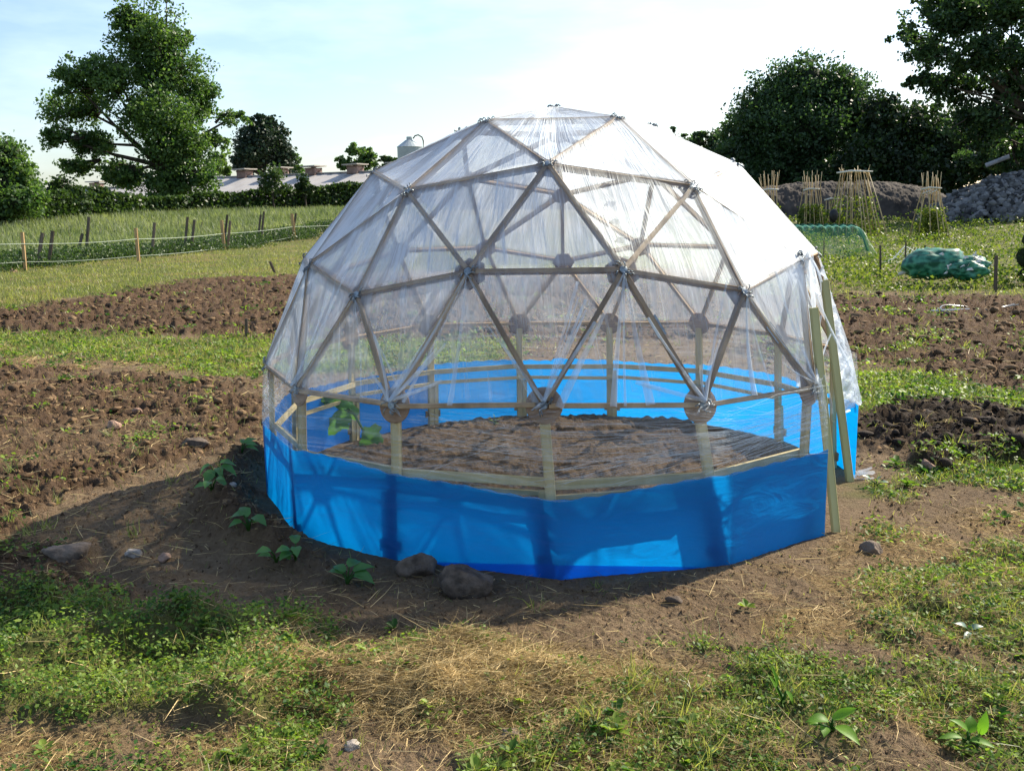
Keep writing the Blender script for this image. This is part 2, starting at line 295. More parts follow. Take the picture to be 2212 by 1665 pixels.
# ------------------------------------------------------------------ ground layout
def poly(pts): return np.array([G(x, y)[:2] for x, y in pts])
def sdf(P, x, y):                           # >0 inside, metres to the edge
    inside = np.zeros(x.shape, bool); d2 = np.full(x.shape, 1e9); n = len(P)
    for i in range(n):
        ax, ay = P[i]; bx, by = P[(i+1) % n]; ex, ey = bx-ax, by-ay
        tt = np.clip(((x-ax)*ex+(y-ay)*ey)/(ex*ex+ey*ey+1e-12), 0, 1)
        d2 = np.minimum(d2, (x-ax-tt*ex)**2+(y-ay-tt*ey)**2)
        cnd = ((ay > y) != (by > y)); xi = ax+(y-ay)*ex/(ey if abs(ey) > 1e-9 else 1e-9); inside ^= cnd & (x < xi)
    return np.where(inside, 1, -1)*np.sqrt(d2)
ZP = dict(
 farfield=[(-900, 560), (0, 600), (300, 590), (640, 545), (760, 500), (1450, 480), (2211, 480), (3400, 480), (9000, 455), (-9000, 480)],
 leftgrass=[(-900, 560), (-900, 690), (0, 668), (200, 642), (420, 602), (640, 592), (900, 585), (1620, 580), (1620, 474), (900, 470), (-900, 500)],
 dugback=[(-900, 700), (0, 668), (200, 640), (420, 602), (640, 596), (1000, 600), (1620, 600), (1620, 735), (1000, 735), (600, 735), (350, 728), (0, 722), (-900, 730)],
 grassband=[(-900, 728), (0, 720), (350, 728), (620, 738), (1100, 735), (1100, 790), (590, 815), (420, 808), (250, 780), (0, 762), (-900, 770)],
 strawband=[(-600, 775), (0, 752), (120, 758), (260, 748), (420, 770), (600, 778), (590, 795), (450, 800), (300, 800), (150, 796), (0, 800), (-600, 830)],
 dugleft=[(-900, 800), (0, 786), (250, 800), (560, 830), (580, 900), (480, 960), (330, 1010), (200, 1060), (60, 1170), (180, 1250), (330, 1290), (0, 1310), (-900, 1330)],
 weedleft=[(-700, 1300), (0, 1285), (160, 1300), (300, 1345), (480, 1325), (690, 1368), (640, 1430), (820, 1560), (640, 1640), (380, 1560), (180, 1590), (0, 1560), (-700, 1560)],
 weedleft2=[(520, 1480), (650, 1465), (720, 1560), (700, 1665), (900, 1760), (400, 1760), (480, 1640)],
 strawleft=[(-700, 1560), (0, 1575), (250, 1590), (560, 1560), (620, 1640), (700, 1800), (-700, 1800)],
 strawmid=[(430, 1400), (600, 1390), (900, 1375), (1060, 1375), (1300, 1450), (1480, 1560), (1360, 1665), (1000, 1640), (800, 1600), (620, 1500)],
 strawright=[(1620, 1260), (1860, 1130), (2211, 1060), (2700, 1060), (2700, 1180), (2211, 1190), (1960, 1230), (1880, 1380), (1660, 1420), (1560, 1340)],
 grassright=[(1930, 1240), (2080, 1200), (2211, 1180), (2900, 1180), (3400, 1900), (1000, 1900), (980, 1640), (1330, 1590), (1240, 1470), (1330, 1400), (1600, 1370), (1700, 1420), (1860, 1400)],
 strawright2=[(2050, 1500), (2180, 1510), (2190, 1560), (2000, 1580), (1900, 1540)],
 dugright=[(1600, 640), (1800, 640), (2211, 640), (3300, 650), (3300, 880), (2211, 850), (2100, 830), (1980, 800), (1820, 790), (1600, 780)],
 greenright=[(1800, 800), (1900, 800), (2050, 830), (2211, 855), (3300, 880), (3300, 930), (2211, 890), (2060, 872), (1860, 895), (1800, 890)],
 compost=[(1870, 905), (2000, 882), (2120, 880), (2211, 900), (2800, 920), (2800, 1010), (2211, 995), (2060, 988), (2000, 1006), (1960, 985), (1880, 955)],
 greenright2=[(1900, 1040), (2000, 1010), (2060, 992), (2211, 992), (2900, 1010), (2900, 1060), (2211, 1062), (2050, 1050), (1930, 1062)],
 tuftdoor=[(1830, 1045), (1900, 1040), (1960, 1060), (1950, 1085), (1840, 1080)],
 tuftdoor2=[(1850, 1140), (1930, 1135), (1945, 1165), (1860, 1165)],
 vegright=[(1600, 500), (2300, 500), (3300, 520), (3300, 645), (2211, 640), (1800, 640), (1600, 640)],
)
ZP = {k: poly(v) for k, v in ZP.items() if k != 'farfield'}
BOX = {k: (v[:, 0].min()-1.5, v[:, 0].max()+1.5, v[:, 1].min()-1.5, v[:, 1].max()+1.5) for k, v in ZP.items()}
def zmask(k, x, y, soft, wob):
    r = np.zeros(x.shape); b = BOX[k]; ii = (x > b[0]) & (x < b[1]) & (y > b[2]) & (y < b[3])
    if ii.any():
        xx, yy = x[ii], y[ii]; dd = np.hypot(xx-CAM[0], yy-CAM[1]); s = soft*np.clip(dd/4, 0.5, 6)
        n = (fbm(xx*2.2, yy*2.2, 31, 3)-0.5)*wob*2*np.clip(dd/5, 0.6, 4)+(fbm(xx*9, yy*9, 37, 2)-0.5)*wob*0.8
        r[ii] = sst(-s, s, sdf(ZP[k], xx, yy)+n)
    return r
def zones(x, y):
    x = np.asarray(x, float); y = np.asarray(y, float)
    z = {k: zmask(k, x, y, 0.10, 0.22) for k in ZP}
    dist = np.hypot(x-CAM[0], y-CAM[1]); far = sst(24, 30, dist)
    n1 = fbm(x*0.9, y*0.9, 5, 4); n2 = fbm(x*3.1, y*3.1, 8, 4)
    g = np.maximum.reduce([z['leftgrass'], z['grassband']*(0.75+0.25*n2), z['weedleft'], z['weedleft2'], z['grassright']*sst(0.30, 0.52, n2*0.7+n1*0.3), z['greenright'], z['greenright2'], z['tuftdoor'], z['tuftdoor2'], z['vegright']*sst(0.28, 0.5, n2), far])
    s = np.maximum.reduce([z['strawband']*sst(0.35, 0.6, n2), z['strawleft']*sst(0.25, 0.5, n2), z['strawmid']*0.9, z['strawright']*sst(0.30, 0.55, n2)*0.9, z['strawright2'], z['grassright']*sst(0.52, 0.70, fbm(x*2.2, y*2.2, 77, 4))*0.8, z['leftgrass']*sst(0.45, 0.7, n1)*0.55])
    g = g*(1-0.75*z['compost']); dk = z['compost']
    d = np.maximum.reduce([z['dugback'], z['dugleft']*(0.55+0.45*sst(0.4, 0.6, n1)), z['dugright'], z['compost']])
    g = np.maximum(g, 0.5*sst(0.66, 0.74, n2)*z['dugright'])
    rr = np.hypot(x, y); mound = np.exp(-((rr-1.95)/0.16)**2)*sst(-2.8, -1.6, np.arctan2(y, x))*0  # placeholder for a constant layout
    a = np.arctan2(y, x); bern = np.exp(-((rr-1.93)/0.17)**2)*np.clip(sst(0.2, 0.9, -np.cos(a))*sst(-0.98, -0.7, np.sin(a))*1.0, 0, 1)*(1-sst(0.15, 0.5, y))
    ins = 1-sst(1.35, 1.62, rr+0.25*(n2-.5)); d = np.maximum(d, ins*.42); dk = np.maximum(dk, ins*(0.26+0.45*sst(.1, 1.0, y/1.7*.6+x/1.7*.5+(n2-.5)*.8)))  # soil in the dome painted darker to the back right, as film shadow
    return dict(g=g, s=s, d=np.maximum(d, bern*0.9), k=dk, bern=bern, z=z, n1=n1, n2=n2, dist=dist)
HEAP = G(1035, 1500)
def rise(x, y, dist):
    az = (x-CAM[0])/np.maximum(dist, 1e-3)
    lw = 1-sst(-0.05, 0.22, az)
    return lw*1.35*sst(44, 80, dist)+(1-lw)*0.62*sst(34, 62, dist)
def height(x, y, zz=None):
    x = np.asarray(x, float); y = np.asarray(y, float); zz = zz or zones(x, y); d = zz['dist']; n = zz['n2']
    nearf = 1-sst(20, 60, d)
    h = (fbm(x*0.7, y*0.7, 3, 3)-0.5)*0.05*nearf+(fbm(x*12, y*12, 14, 3)-0.5)*0.016*nearf
    rid = 1-np.abs(2*fbm(x*3.3, y*3.3, 21, 4, 0.6)-1)
    rid2 = 1-np.abs(2*fbm(x*8.5, y*8.5, 24, 3, 0.6)-1)
    rough = zz['d']*(0.42+0.58*sst(8, 16, d))
    h = h+rough*((rid-0.75)*0.20+(rid2-0.72)*0.11)*nearf
    h = h+zz['d']*(rid2-0.72)*0.05*nearf
    fine = (fbm(x*27, y*27, 15, 3, 0.6)-0.5)*(1-sst(8, 14, d)); h = h+fine*(0.024+0.035*zz['d'])+(fbm(x*60, y*60, 16, 2)-.5)*.010*(1-sst(5, 8, d))
    hm = np.maximum(zz['z']['weedleft'], zz['z']['grassright']*0.7)
    h = h+hm*(fbm(x*2.6, y*2.6, 61, 4)-0.42)*0.34*(1-zz['z']['grassright']*0.3)
    # straw heap, compost heap, ridge of earth thrown up along the skirt
    q = ((x-HEAP[0]-0.02)/0.33)**2+((y-HEAP[1]-0.04)/0.22)**2
    h = h+0.10*np.exp(-q**1.4)*(0.2+1.5*fbm(x*6.5, y*6.5, 68, 3))
    q2 = ((x-HEAP[0]+0.10)/0.15)**2+((y-HEAP[1]-0.30)/0.10)**2; h = h+0.07*np.exp(-q2)
    q3 = ((x-HEAP[0]+0.70)/0.35)**2+((y-HEAP[1]-0.10)/0.18)**2; h = h+0.08*np.exp(-q3)
    h = h+zz['k']*(0.02+0.12*n)
    h = h+zz['bern']*(0.09+0.09*n)
    rr = np.hypot(x, y)
    under = np.exp(-((rr-1.74)/0.10)**2)
    h = h*(1-0.75*under*(1-zz['bern']))
    inside = 1-sst(1.5, 1.65, rr); h = h+inside*(0.04*fbm(x*5, y*5, 90, 3)+(fbm(x*14, y*14, 92, 3)-.5)*.02)
    return h+rise(x, y, d)
def HZ(x, y): return float(height(np.array([x]), np.array([y]))[0])
rs = [0.03]
while rs[-1] < 1500:
    r0 = rs[-1]; rs.append(r0+(0.25 if r0 < 2.1 else min(max(0.00075*r0*r0, 0.007), 0.16 if r0 < 40 else 0.05*r0)))
rs = np.array(rs)
aa = np.concatenate([np.linspace(-PI, -0.75, 60, endpoint=False), np.linspace(-0.75, -0.62, 40, endpoint=False), np.linspace(-0.62, 0.62, 780, endpoint=False), np.linspace(0.62, 0.75, 40, endpoint=False), np.linspace(0.75, PI, 60, endpoint=False)])
A, RR = np.meshgrid(aa, rs); gx = CAM[0]+RR*np.sin(A+YAW); gy = CAM[1]+RR*np.cos(A+YAW)
zz = zones(gx.ravel(), gy.ravel()); gz = height(gx.ravel(), gy.ravel(), zz)
nr, na = A.shape; ii = np.arange(nr*na).reshape(nr, na)
F = np.stack([ii[:-1, :], np.roll(ii, -1, 1)[:-1, :], np.roll(ii, -1, 1)[1:, :], ii[1:, :]], -1).reshape(-1, 4)[:, ::-1]
gv = np.stack([gx.ravel(), gy.ravel(), gz], 1)
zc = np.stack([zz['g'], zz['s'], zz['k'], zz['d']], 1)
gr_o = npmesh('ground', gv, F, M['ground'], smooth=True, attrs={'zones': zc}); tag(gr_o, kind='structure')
# ------------------------------------------------------------------ ground cover (uncountable)
def sample(n, rmin, rmax, half=0.60, p=1.0):
    n = int(n*1.18); half = half*1.18
    u = RNG.random(n); r = rmin*(rmax/rmin)**(u**p); a = (RNG.random(n)*2-1)*half+YAW
    return CAM[0]+r*np.sin(a), CAM[1]+r*np.cos(a), r
def ribbons(name, P, D, Ln, Wd, bend, mat_, seed_tint, lay=1.0, parent=None, kind='stuff'):
    # P (n,3) roots, D (n,3) unit direction, bent blades of 2 segments
    n = len(P); side = np.cross(D, RNG.normal(size=(n, 3))); side /= np.linalg.norm(side, axis=1, keepdims=True)+1e-9
    bd = np.cross(side, D)*bend[:, None]; bd[:, 2] *= lay; Ln = Ln[:, None]; Wd = Wd[:, None]
    m1 = P+D*Ln*0.5+bd*Ln*0.18; tp = P+D*Ln*(1-0.12*np.abs(bend[:, None]))+bd*Ln*0.75
    V = np.stack([P-side*Wd/2, P+side*Wd/2, m1-side*Wd*0.42, m1+side*Wd*0.42, tp-side*Wd*0.06, tp+side*Wd*0.06], 1).reshape(-1, 3)
    b = (np.arange(n)*6)[:, None]; F = np.concatenate([b+np.array([[0, 1, 3, 2]]), b+np.array([[2, 3, 5, 4]])], 0)
    o = npmesh(name, V, F, mat_, parent, attrs={'tint': np.repeat(seed_tint, 6)})
    return o
def unit(v): return v/(np.linalg.norm(v, axis=1, keepdims=True)+1e-9)
def leaves(P, N_, size, asp=0.6, tint=None):     # diamond leaves, folded along the midrib
    n = len(P); t = unit(np.cross(N_, RNG.normal(size=(n, 3)))); s = np.cross(N_, t); L_ = size[:, None]
    V = np.stack([P-t*L_*0.5, P+s*L_*asp*0.5+N_*L_*0.10, P+t*L_*0.5, P-s*L_*asp*0.5+N_*L_*0.10], 1).reshape(-1, 3)
    b = (np.arange(n)*4)[:, None]; F = b+np.array([[0, 1, 2, 3]]); return V, F, np.repeat(tint if tint is not None else RNG.random(n), 4)
def on_ground(n, rmin, rmax, wfun, half=0.60, p=1.0):
    x, y, r = sample(n, rmin, rmax, half, p); z_ = zones(x, y); w = wfun(z_, x, y)
    k = RNG.random(len(w)) < w; k &= np.hypot(x, y) > 1.772
    x, y, r = x[k], y[k], r[k]; z2 = {a: (b[k] if a != 'z' else {c: d[k] for c, d in b.items()}) for a, b in z_.items()}
    return x, y, r, height(x, y, z2), z2
# short grass blades
x, y, r, z, q = on_ground(640000, 2.1, 50, lambda q, x, y: np.clip(q['g']*(0.75-0.45*q['z']['weedleft'])*(1-0.7*q['z']['vegright'])-q['s']*0.15+.02, 0, 1)*(0.35+0.65*sst(2, 9, q['dist'])))
n = len(x); D = unit(np.stack([RNG.normal(0, .5, n), RNG.normal(0, .5, n), np.ones(n)], 1)); lod = np.clip(r/5, 0.8, 4)**0.75
ln = RNG.uniform(0.02, 0.055, n)*lod**0.8
o = ribbons('short_grass', np.stack([x, y, z-0.004], 1), D, ln, 0.0035*lod**1.1+0*ln, RNG.normal(0, 0.6, n), M['grass'], np.clip(RNG.normal(0.5, 0.25, n)+0.3*(q['n1']-0.5), 0, 1))
tag(o, 'short green grass over the paths and strips between the beds', 'grass', kind='stuff')
# small weed leaves
def weedw(q, x, y):
    z = q['z']; w = np.maximum.reduce([z['weedleft']*sst(0.30, 0.45, q['n2']+0.1), z['weedleft2']*0.8, z['grassright']*0.75*sst(0.34, 0.5, q['n2']), z['greenright'], z['greenright2'], z['tuftdoor'], z['tuftdoor2']*0.7, z['grassband']*0.7, z['strawband']*0.25, z['dugleft']*0.35*sst(0.62, 0.72, q['n2']), z['dugback']*0.35*sst(0.62, 0.72, q['n2']), z['dugright']*0.8*sst(0.58, 0.68, q['n2']), z['strawmid']*0.55*sst(0.47, 0.6, fbm(x*2.7, y*2.7, 51, 3)), z['strawleft']*0.3*sst(0.5, 0.62, fbm(x*2.7, y*2.7, 52, 3)), z['strawright']*0.2*sst(0.55, 0.65, q['n2'])])
    return np.clip(w, 0, 1)
x, y, r, z, q = on_ground(42000, 2.1, 26, weedw); n = len(x); k = 8
px = np.repeat(x, k); py = np.repeat(y, k); pz = np.repeat(z, k); pr = np.repeat(r, k); lod = np.clip(pr/4.5, 0.75, 5)**0.8
sp_ = 0.030*lod; th = np.repeat(RNG.uniform(0.4, 1.0, n)*(0.03+0.06*q['z']['weedleft']+0.02*q['z']['greenright']), k)*lod**0.6
P_ = np.stack([px+RNG.normal(0, 1, n*k)*sp_, py+RNG.normal(0, 1, n*k)*sp_, pz+RNG.random(n*k)*th+0.004], 1)
Nn = unit(np.stack([RNG.normal(0, .6, n*k), RNG.normal(0, .6, n*k), np.ones(n*k)], 1))
V, F, T = leaves(P_, Nn, RNG.uniform(0.012, 0.028, n*k)*lod, 0.62, np.clip(np.repeat(RNG.normal(0.45, 0.22, n), k)+RNG.normal(0, .12, n*k), 0, 1))
o = npmesh('low_weeds', V, F, M['weed'], attrs={'tint': T}); tag(o, 'low leafy weeds matted over the ground', 'weeds', kind='stuff')
x, y, r, z, q = on_ground(2600, 2.15, 12, lambda q, x, y: np.clip(weedw(q, x, y)*sst(.45, .6, fbm(x*1.7, y*1.7, 58, 2))+.01, 0, 1), p=1.1); n = len(x); k = 7
an = RNG.random(n*k)*2*PI; sz_ = np.repeat(RNG.uniform(.022, .05, n), k)*RNG.uniform(.7, 1.1, n*k)*np.repeat(np.clip(r/4, 1, 2), k); el_ = RNG.uniform(.1, .9, n*k)
dd_ = np.stack([np.cos(an), np.sin(an), el_], 1); P_ = np.stack([np.repeat(x, k), np.repeat(y, k), np.repeat(z, k)+.008], 1)+unit(dd_)*(sz_*.6)[:, None]; Nn = unit(np.stack([-np.cos(an)*el_, -np.sin(an)*el_, np.ones(n*k)], 1)); tt_ = unit(dd_); ss_ = np.cross(Nn, tt_); L2 = sz_[:, None]
V = np.stack([P_-tt_*L2*.5, P_+ss_*L2*.26-tt_*L2*.1+Nn*L2*.07, P_+ss_*L2*.2+tt_*L2*.25+Nn*L2*.06, P_+tt_*L2*.5-Nn*L2*.12, P_-ss_*L2*.2+tt_*L2*.25+Nn*L2*.06, P_-ss_*L2*.26-tt_*L2*.1+Nn*L2*.07], 1).reshape(-1, 3); b = (np.arange(n*k)*6)[:, None]
V_F = np.concatenate([b+np.array([[0, 1, 2, 3]]), b+np.array([[0, 3, 4, 5]])], 0); o = npmesh('rosette_weeds', V, V_F, M['weed'], attrs={'tint': np.repeat(np.clip(np.repeat(RNG.normal(.5, .3, n), k)+RNG.normal(0, .1, n*k), 0, 1), 6)}); tag(o, 'flat rosettes of broader weed leaves among the low weeds', 'weeds', kind='stuff')
# vegetable foliage and white flowers on the right, beyond the dug plot
x, y, r, z, q = on_ground(16000, 17, 62, lambda q, x, y: np.clip(np.maximum(q['z']['vegright'], 0)*sst(0.46, 0.60, fbm(x*0.8, y*0.8, 71, 3)+0.02)+sst(27, 33, q['dist'])*(x > 4)*sst(0.3, 0.5, q['n1'])*0.8, 0, 1), p=0.9)
n = len(x); k = 9; px = np.repeat(x, k); py = np.repeat(y, k); pz = np.repeat(z, k); pr = np.repeat(r, k)
hh = np.repeat(RNG.uniform(0.12, 0.42, n)*sst(0.3, 0.6, fbm(x*0.5, y*0.5, 73, 2)+0.1)+0.08, k)
P_ = np.stack([px+RNG.normal(0, .13, n*k), py+RNG.normal(0, .13, n*k), pz+RNG.random(n*k)*hh], 1)
Nn = unit(RNG.normal(0, 1, (n*k, 3))+np.array([0, 0, .7])); V, F, T = leaves(P_, Nn, RNG.uniform(0.05, 0.10, n*k)*(pr/25)**0.4, 0.6)
o = npmesh('vegetable_foliage', V, F, M['weed2'], attrs={'tint': T}); tag(o, 'knee-high green vegetable foliage and weeds beyond the dug plot on the right', 'foliage', kind='stuff')
# meadow
n0 = 120000; r = 29+(84-29)*RNG.random(n0)**0.8; a = RNG.uniform(-0.62, 0.35, n0)+YAW; x = CAM[0]+r*np.sin(a); y = CAM[1]+r*np.cos(a)
fl0 = np.array(G(-300, 612)[:2]); fl1 = np.array(G(760, 512)[:2]); tdir = fl1-fl0; nrm = np.array([-tdir[1], tdir[0]])/np.linalg.norm(tdir)
k = ((x-fl0[0])*nrm[0]+(y-fl0[1])*nrm[1]) > 0.5+RNG.normal(0, .35, n0); x, y, r = x[k], y[k], r[k]; n = len(x)
bd = (x-fl0[0])*nrm[0]+(y-fl0[1])*nrm[1]; z = height(x, y); tall = fbm(x*0.35, y*0.35, 44, 3)
ln = RNG.uniform(0.25, 0.6, n)*(0.5+0.8*tall)+0.1*sst(60, 80, r)
D = unit(np.stack([RNG.normal(0, .22, n), RNG.normal(0, .22, n), np.ones(n)], 1))
o = ribbons('meadow_grass', np.stack([x, y, z-0.02], 1), D, ln, 0.045+0*ln, RNG.normal(0, .5, n), M['meadow'], np.clip(0.25+0.5*fbm(x*0.18, y*0.18, 46, 3)+RNG.normal(0, .16, n), 0, 1))
tag(o, 'tall pale meadow grass behind the rope fence', 'grass', kind='stuff')
# bushy verge at the foot of the fence
n0 = 9000; s = RNG.random(n0); off = RNG.normal(0.7, 0.7, n0); x = fl0[0]+tdir[0]*s+nrm[0]*off; y = fl0[1]+tdir[1]*s+nrm[1]*off
k = fbm(x*0.6, y*0.6, 48, 3) > 0.42; x, y = x[k], y[k]; n = len(x); z = height(x, y); k = 10
P_ = np.stack([np.repeat(x, k)+RNG.normal(0, .16, n*k), np.repeat(y, k)+RNG.normal(0, .16, n*k), np.repeat(z, k)+RNG.random(n*k)*np.repeat(RNG.uniform(.15, .55, n), k)], 1)
V, F, T = leaves(P_, unit(RNG.normal(0, 1, (n*k, 3))+np.array([0, 0, .6])), RNG.uniform(.06, .12, n*k), .6)
o = npmesh('fence_verge', V, F, M['hedge'], attrs={'tint': T}); tag(o, 'dense green nettles and weeds along the foot of the rope fence', 'weeds', kind='stuff')
# straw strands
def straww(q, x, y):
    z = q['z']; hq = np.exp(-(((x-HEAP[0])/0.34)**2+((y-HEAP[1]-0.08)/0.27)**2))
    return np.clip(q['s']*0.8+hq+0.10*z['grassright']+0.09+0.16*z['dugleft']*sst(.5, .7, q['n2']), 0, 1)
x, y, r, z, q = on_ground(170000, 2.1, 22, straww, p=1.35); n = len(x)
hq = np.exp(-(((x-HEAP[0])/0.34)**2+((y-HEAP[1]-0.08)/0.27)**2)); a = RNG.random(n)*2*PI
D = unit(np.stack([np.cos(a), np.sin(a), RNG.normal(0.05, .14, n)+hq*RNG.normal(-0.03, .06, n)], 1)); lod = np.clip(r/4, .8, 4)
o = ribbons('loose_straw', np.stack([x, y, z+0.006+hq*RNG.random(n)*0.05+RNG.random(n)*0.012], 1), D, (0.02+0.11*RNG.random(n)**2)*lod**.5*(1+hq*.5), 0.0019*lod*(0.7+0.8*RNG.random(n)**3), RNG.normal(0, .9, n), M['straw'], np.clip(RNG.normal(.5, .27, n), 0, 1), lay=.12)
tag(o, 'loose dry straw scattered over the ground', 'straw', kind='stuff')
# the matted heap of pulled dry grass
n = 34000; hx = HEAP[0]+RNG.normal(0, .23, n)-(RNG.random(n) < .18)*.62; hy = HEAP[1]+.05+RNG.normal(0, .12, n); hz = height(hx, hy); a = RNG.random(n)*2*PI
D = unit(np.stack([np.cos(a), np.sin(a)*.9, RNG.normal(-.05, .10, n)], 1)); V0 = np.stack([hx, hy, hz+RNG.random(n)*.028*np.exp(-((hx-HEAP[0])/.3)**2)+.004], 1)
o = ribbons('straw_heap', V0-D*.03, D, .02+.09*RNG.random(n)**2, .0014+.0012*RNG.random(n)**3, RNG.normal(0, 1.1, n), M['straw'], np.clip(RNG.normal(.5, .32, n), 0, 1), lay=.14); tag(o, 'matted golden heap of pulled dry grass at the bottom centre', 'straw', kind='stuff')
# clods
import bmesh
def ico(sub):
    bm = bmesh.new(); bmesh.ops.create_icosphere(bm, subdivisions=sub, radius=1.0); V = np.array([v.co[:] for v in bm.verts]); F = np.array([[v.index for v in f.verts] for f in bm.faces]); bm.free(); return V, F
IV, IF = ico(2); IV1, IF1 = ico(1)
def lump(P, size, squash=0.65, IVx=IV, IFx=IF, am=0.35, jit=0.05):
    n = len(P); nv = len(IVx); out = np.empty((n, nv, 3))
    q1 = RNG.normal(size=(n, 6, 3)); q1 /= np.linalg.norm(q1, axis=2, keepdims=True); amp = RNG.uniform(-am, am, (n, 6))
    f = 1+np.einsum('nk,nkv->nv', amp, np.maximum(np.einsum('nkc,vc->nkv', q1, IVx), 0)**3)+RNG.normal(0, jit, (n, nv))
    B = IVx[None]*f[:, :, None]*size[:, None, None]
    ax = RNG.uniform(0.7, 1.3, (n, 3)); ax[:, 2] *= squash; B = B*ax[:, None, :]
    th = RNG.random(n)*2*PI; c, s = np.cos(th)[:, None], np.sin(th)[:, None]
    out[:, :, 0] = B[:, :, 0]*c-B[:, :, 1]*s; out[:, :, 1] = B[:, :, 0]*s+B[:, :, 1]*c; out[:, :, 2] = B[:, :, 2]
    out += P[:, None, :]; F = (np.arange(n)*nv)[:, None, None]+IFx[None]; return out.reshape(-1, 3), F.reshape(-1, 3)
x, y, r, z, q = on_ground(34000, 2.1, 24, lambda q, x, y: np.clip(q['d']*(1-q['k'])*0.75+0.05+0.8*q['bern'], 0, 1), p=1.1)
n = len(x); sz = (RNG.random(n)**4*0.021+0.004)*np.clip(r/5, .7, 2.4)*(0.5+0.6*q['d']); V, F = lump(np.stack([x, y, z+sz*0.05], 1), sz, .6, IV1, IF1, .8, .22)
o = npmesh('soil_clods', V, F, M['clod'], smooth=False, attrs={'tint': np.repeat(RNG.random(n), len(IV1))}); tag(o, 'broken brown clods of earth on the dug ground', 'soil', kind='stuff')
x, y, r, z, q = on_ground(14000, 6, 14, lambda q, x, y: np.clip(q['k'], 0, 1)); n = len(x); sz = RNG.random(n)**3*0.035+0.008; V, F = lump(np.stack([x, y, z+sz*0.1], 1), sz, .7, IV1, IF1, .8, .25)
if n: o = npmesh('compost_clods', V, F, M['darkclod'], smooth=False); tag(o, 'lumpy black compost spread beside the dome door', 'compost', kind='stuff')
x, y, r, z, q = on_ground(110000, 2.1, 13, lambda q, x, y: np.clip(1-q['g']*0.8-q['k'], 0.1, 1)*np.clip(0.35+fbm(x*4, y*4, 64, 2)-0.3, 0, 1), p=1.0); n = len(x)
sz = (RNG.random(n)**3*0.009+0.0022)*np.clip(r/4, .7, 2.5)
TV = np.array([[1, 0, -.5], [-.6, .9, -.5], [-.6, -.9, -.5], [0, 0, .9]]); TF = np.array([[0, 1, 3], [1, 2, 3], [2, 0, 3]])
th = RNG.random(n)*2*PI; c, s = np.cos(th)[:, None], np.sin(th)[:, None]; BV = (TV[None]*(1+RNG.normal(0, .3, (n, 4, 3))))*sz[:, None, None]
V = np.stack([BV[:, :, 0]*c-BV[:, :, 1]*s+x[:, None], BV[:, :, 0]*s+BV[:, :, 1]*c+y[:, None], BV[:, :, 2]+z[:, None]], 2).reshape(-1, 3); F = ((np.arange(n)*4)[:, None, None]+TF[None]).reshape(-1, 3)
o = npmesh('soil_crumbs', V, F, M['clod'], attrs={'tint': np.repeat(RNG.random(n), 4)}); tag(o, 'fine crumbs and grit on the bare trodden earth', 'soil', kind='stuff')
# scattered taller blades and seeding stems in tufts
nt_ = 900; x, y, r, z, q = on_ground(nt_, 2.15, 12, lambda q, x, y: np.clip(q['g']*.9+.12, 0, 1), p=1.1); m_ = 14; n = len(x)
X = np.repeat(x, m_)+RNG.normal(0, .02, n*m_); Y = np.repeat(y, m_)+RNG.normal(0, .02, n*m_); Z = np.repeat(z, m_); D = unit(np.stack([RNG.normal(0, .5, n*m_), RNG.normal(0, .5, n*m_), np.ones(n*m_)], 1))
o = ribbons('grass_tufts', np.stack([X, Y, Z-.005], 1), D, np.repeat(RNG.uniform(.05, .13, n), m_)*RNG.uniform(.5, 1.1, n*m_), np.repeat(.0032*np.clip(r/4, 1, 2.5), m_), RNG.normal(0, .8, n*m_), M['grass'], np.clip(RNG.normal(.5, .3, n*m_), 0, 1)); tag(o, 'taller tufts of coarse grass standing above the weeds', 'grass', kind='stuff')
x, y, r = sample(1500, 2.2, 9, .6, 1.1); k = np.hypot(x, y) > 1.85; x, y = x[k], y[k]; n = len(x); a = RNG.random(n)*2*PI
D = unit(np.stack([np.cos(a), np.sin(a), RNG.uniform(.0, .35, n)], 1)); o = ribbons('dry_stalks', np.stack([x, y, height(x, y)+.004], 1), D, RNG.uniform(.06, .20, n), .0026+0*x, RNG.normal(0, .6, n), M['straw'], np.clip(RNG.normal(.8, .2, n), 0, 1), lay=.5); tag(o, 'long dry stalks lying here and there over the foreground', 'straw', kind='stuff')
# ------------------------------------------------------------------ the geodesic dome
def dome_geo():
    phi = math.atan(0.5)
    P = [(0, 0, 1)]+[(math.cos(phi)*math.cos(math.radians(72*i)), math.cos(phi)*math.sin(math.radians(72*i)), math.sin(phi)) for i in range(5)]
    P += [(math.cos(phi)*math.cos(math.radians(72*i+36)), math.cos(phi)*math.sin(math.radians(72*i+36)), -math.sin(phi)) for i in range(5)]
    P = np.array(P); Fc = []
    for i in range(5): j = (i+1) % 5; Fc += [(0, 1+i, 1+j), (1+i, 6+i, 1+j), (6+i, 6+j, 1+j)]
    V = {}; T = []
    def key(p): p = p/np.linalg.norm(p); k = tuple(np.round(p, 5)+0.0); V.setdefault(k, len(V)); return k
    for a, b, c in Fc:
        g = {(i, j): key(P[a]*i+P[b]*j+P[c]*(3-i-j)) for i in range(4) for j in range(4-i)}
        for i in range(3):
            for j in range(3-i):
                T.append((g[i, j], g[i+1, j], g[i, j+1]))
                if i+j < 2: T.append((g[i+1, j], g[i+1, j+1], g[i, j+1]))
    ks = [k for k in V if k[2] > 0.1]; return ks, [tuple(ks.index(v) for v in t) for t in T if all(v in ks for v in t)]
ks, TR = dome_geo(); NODE = []
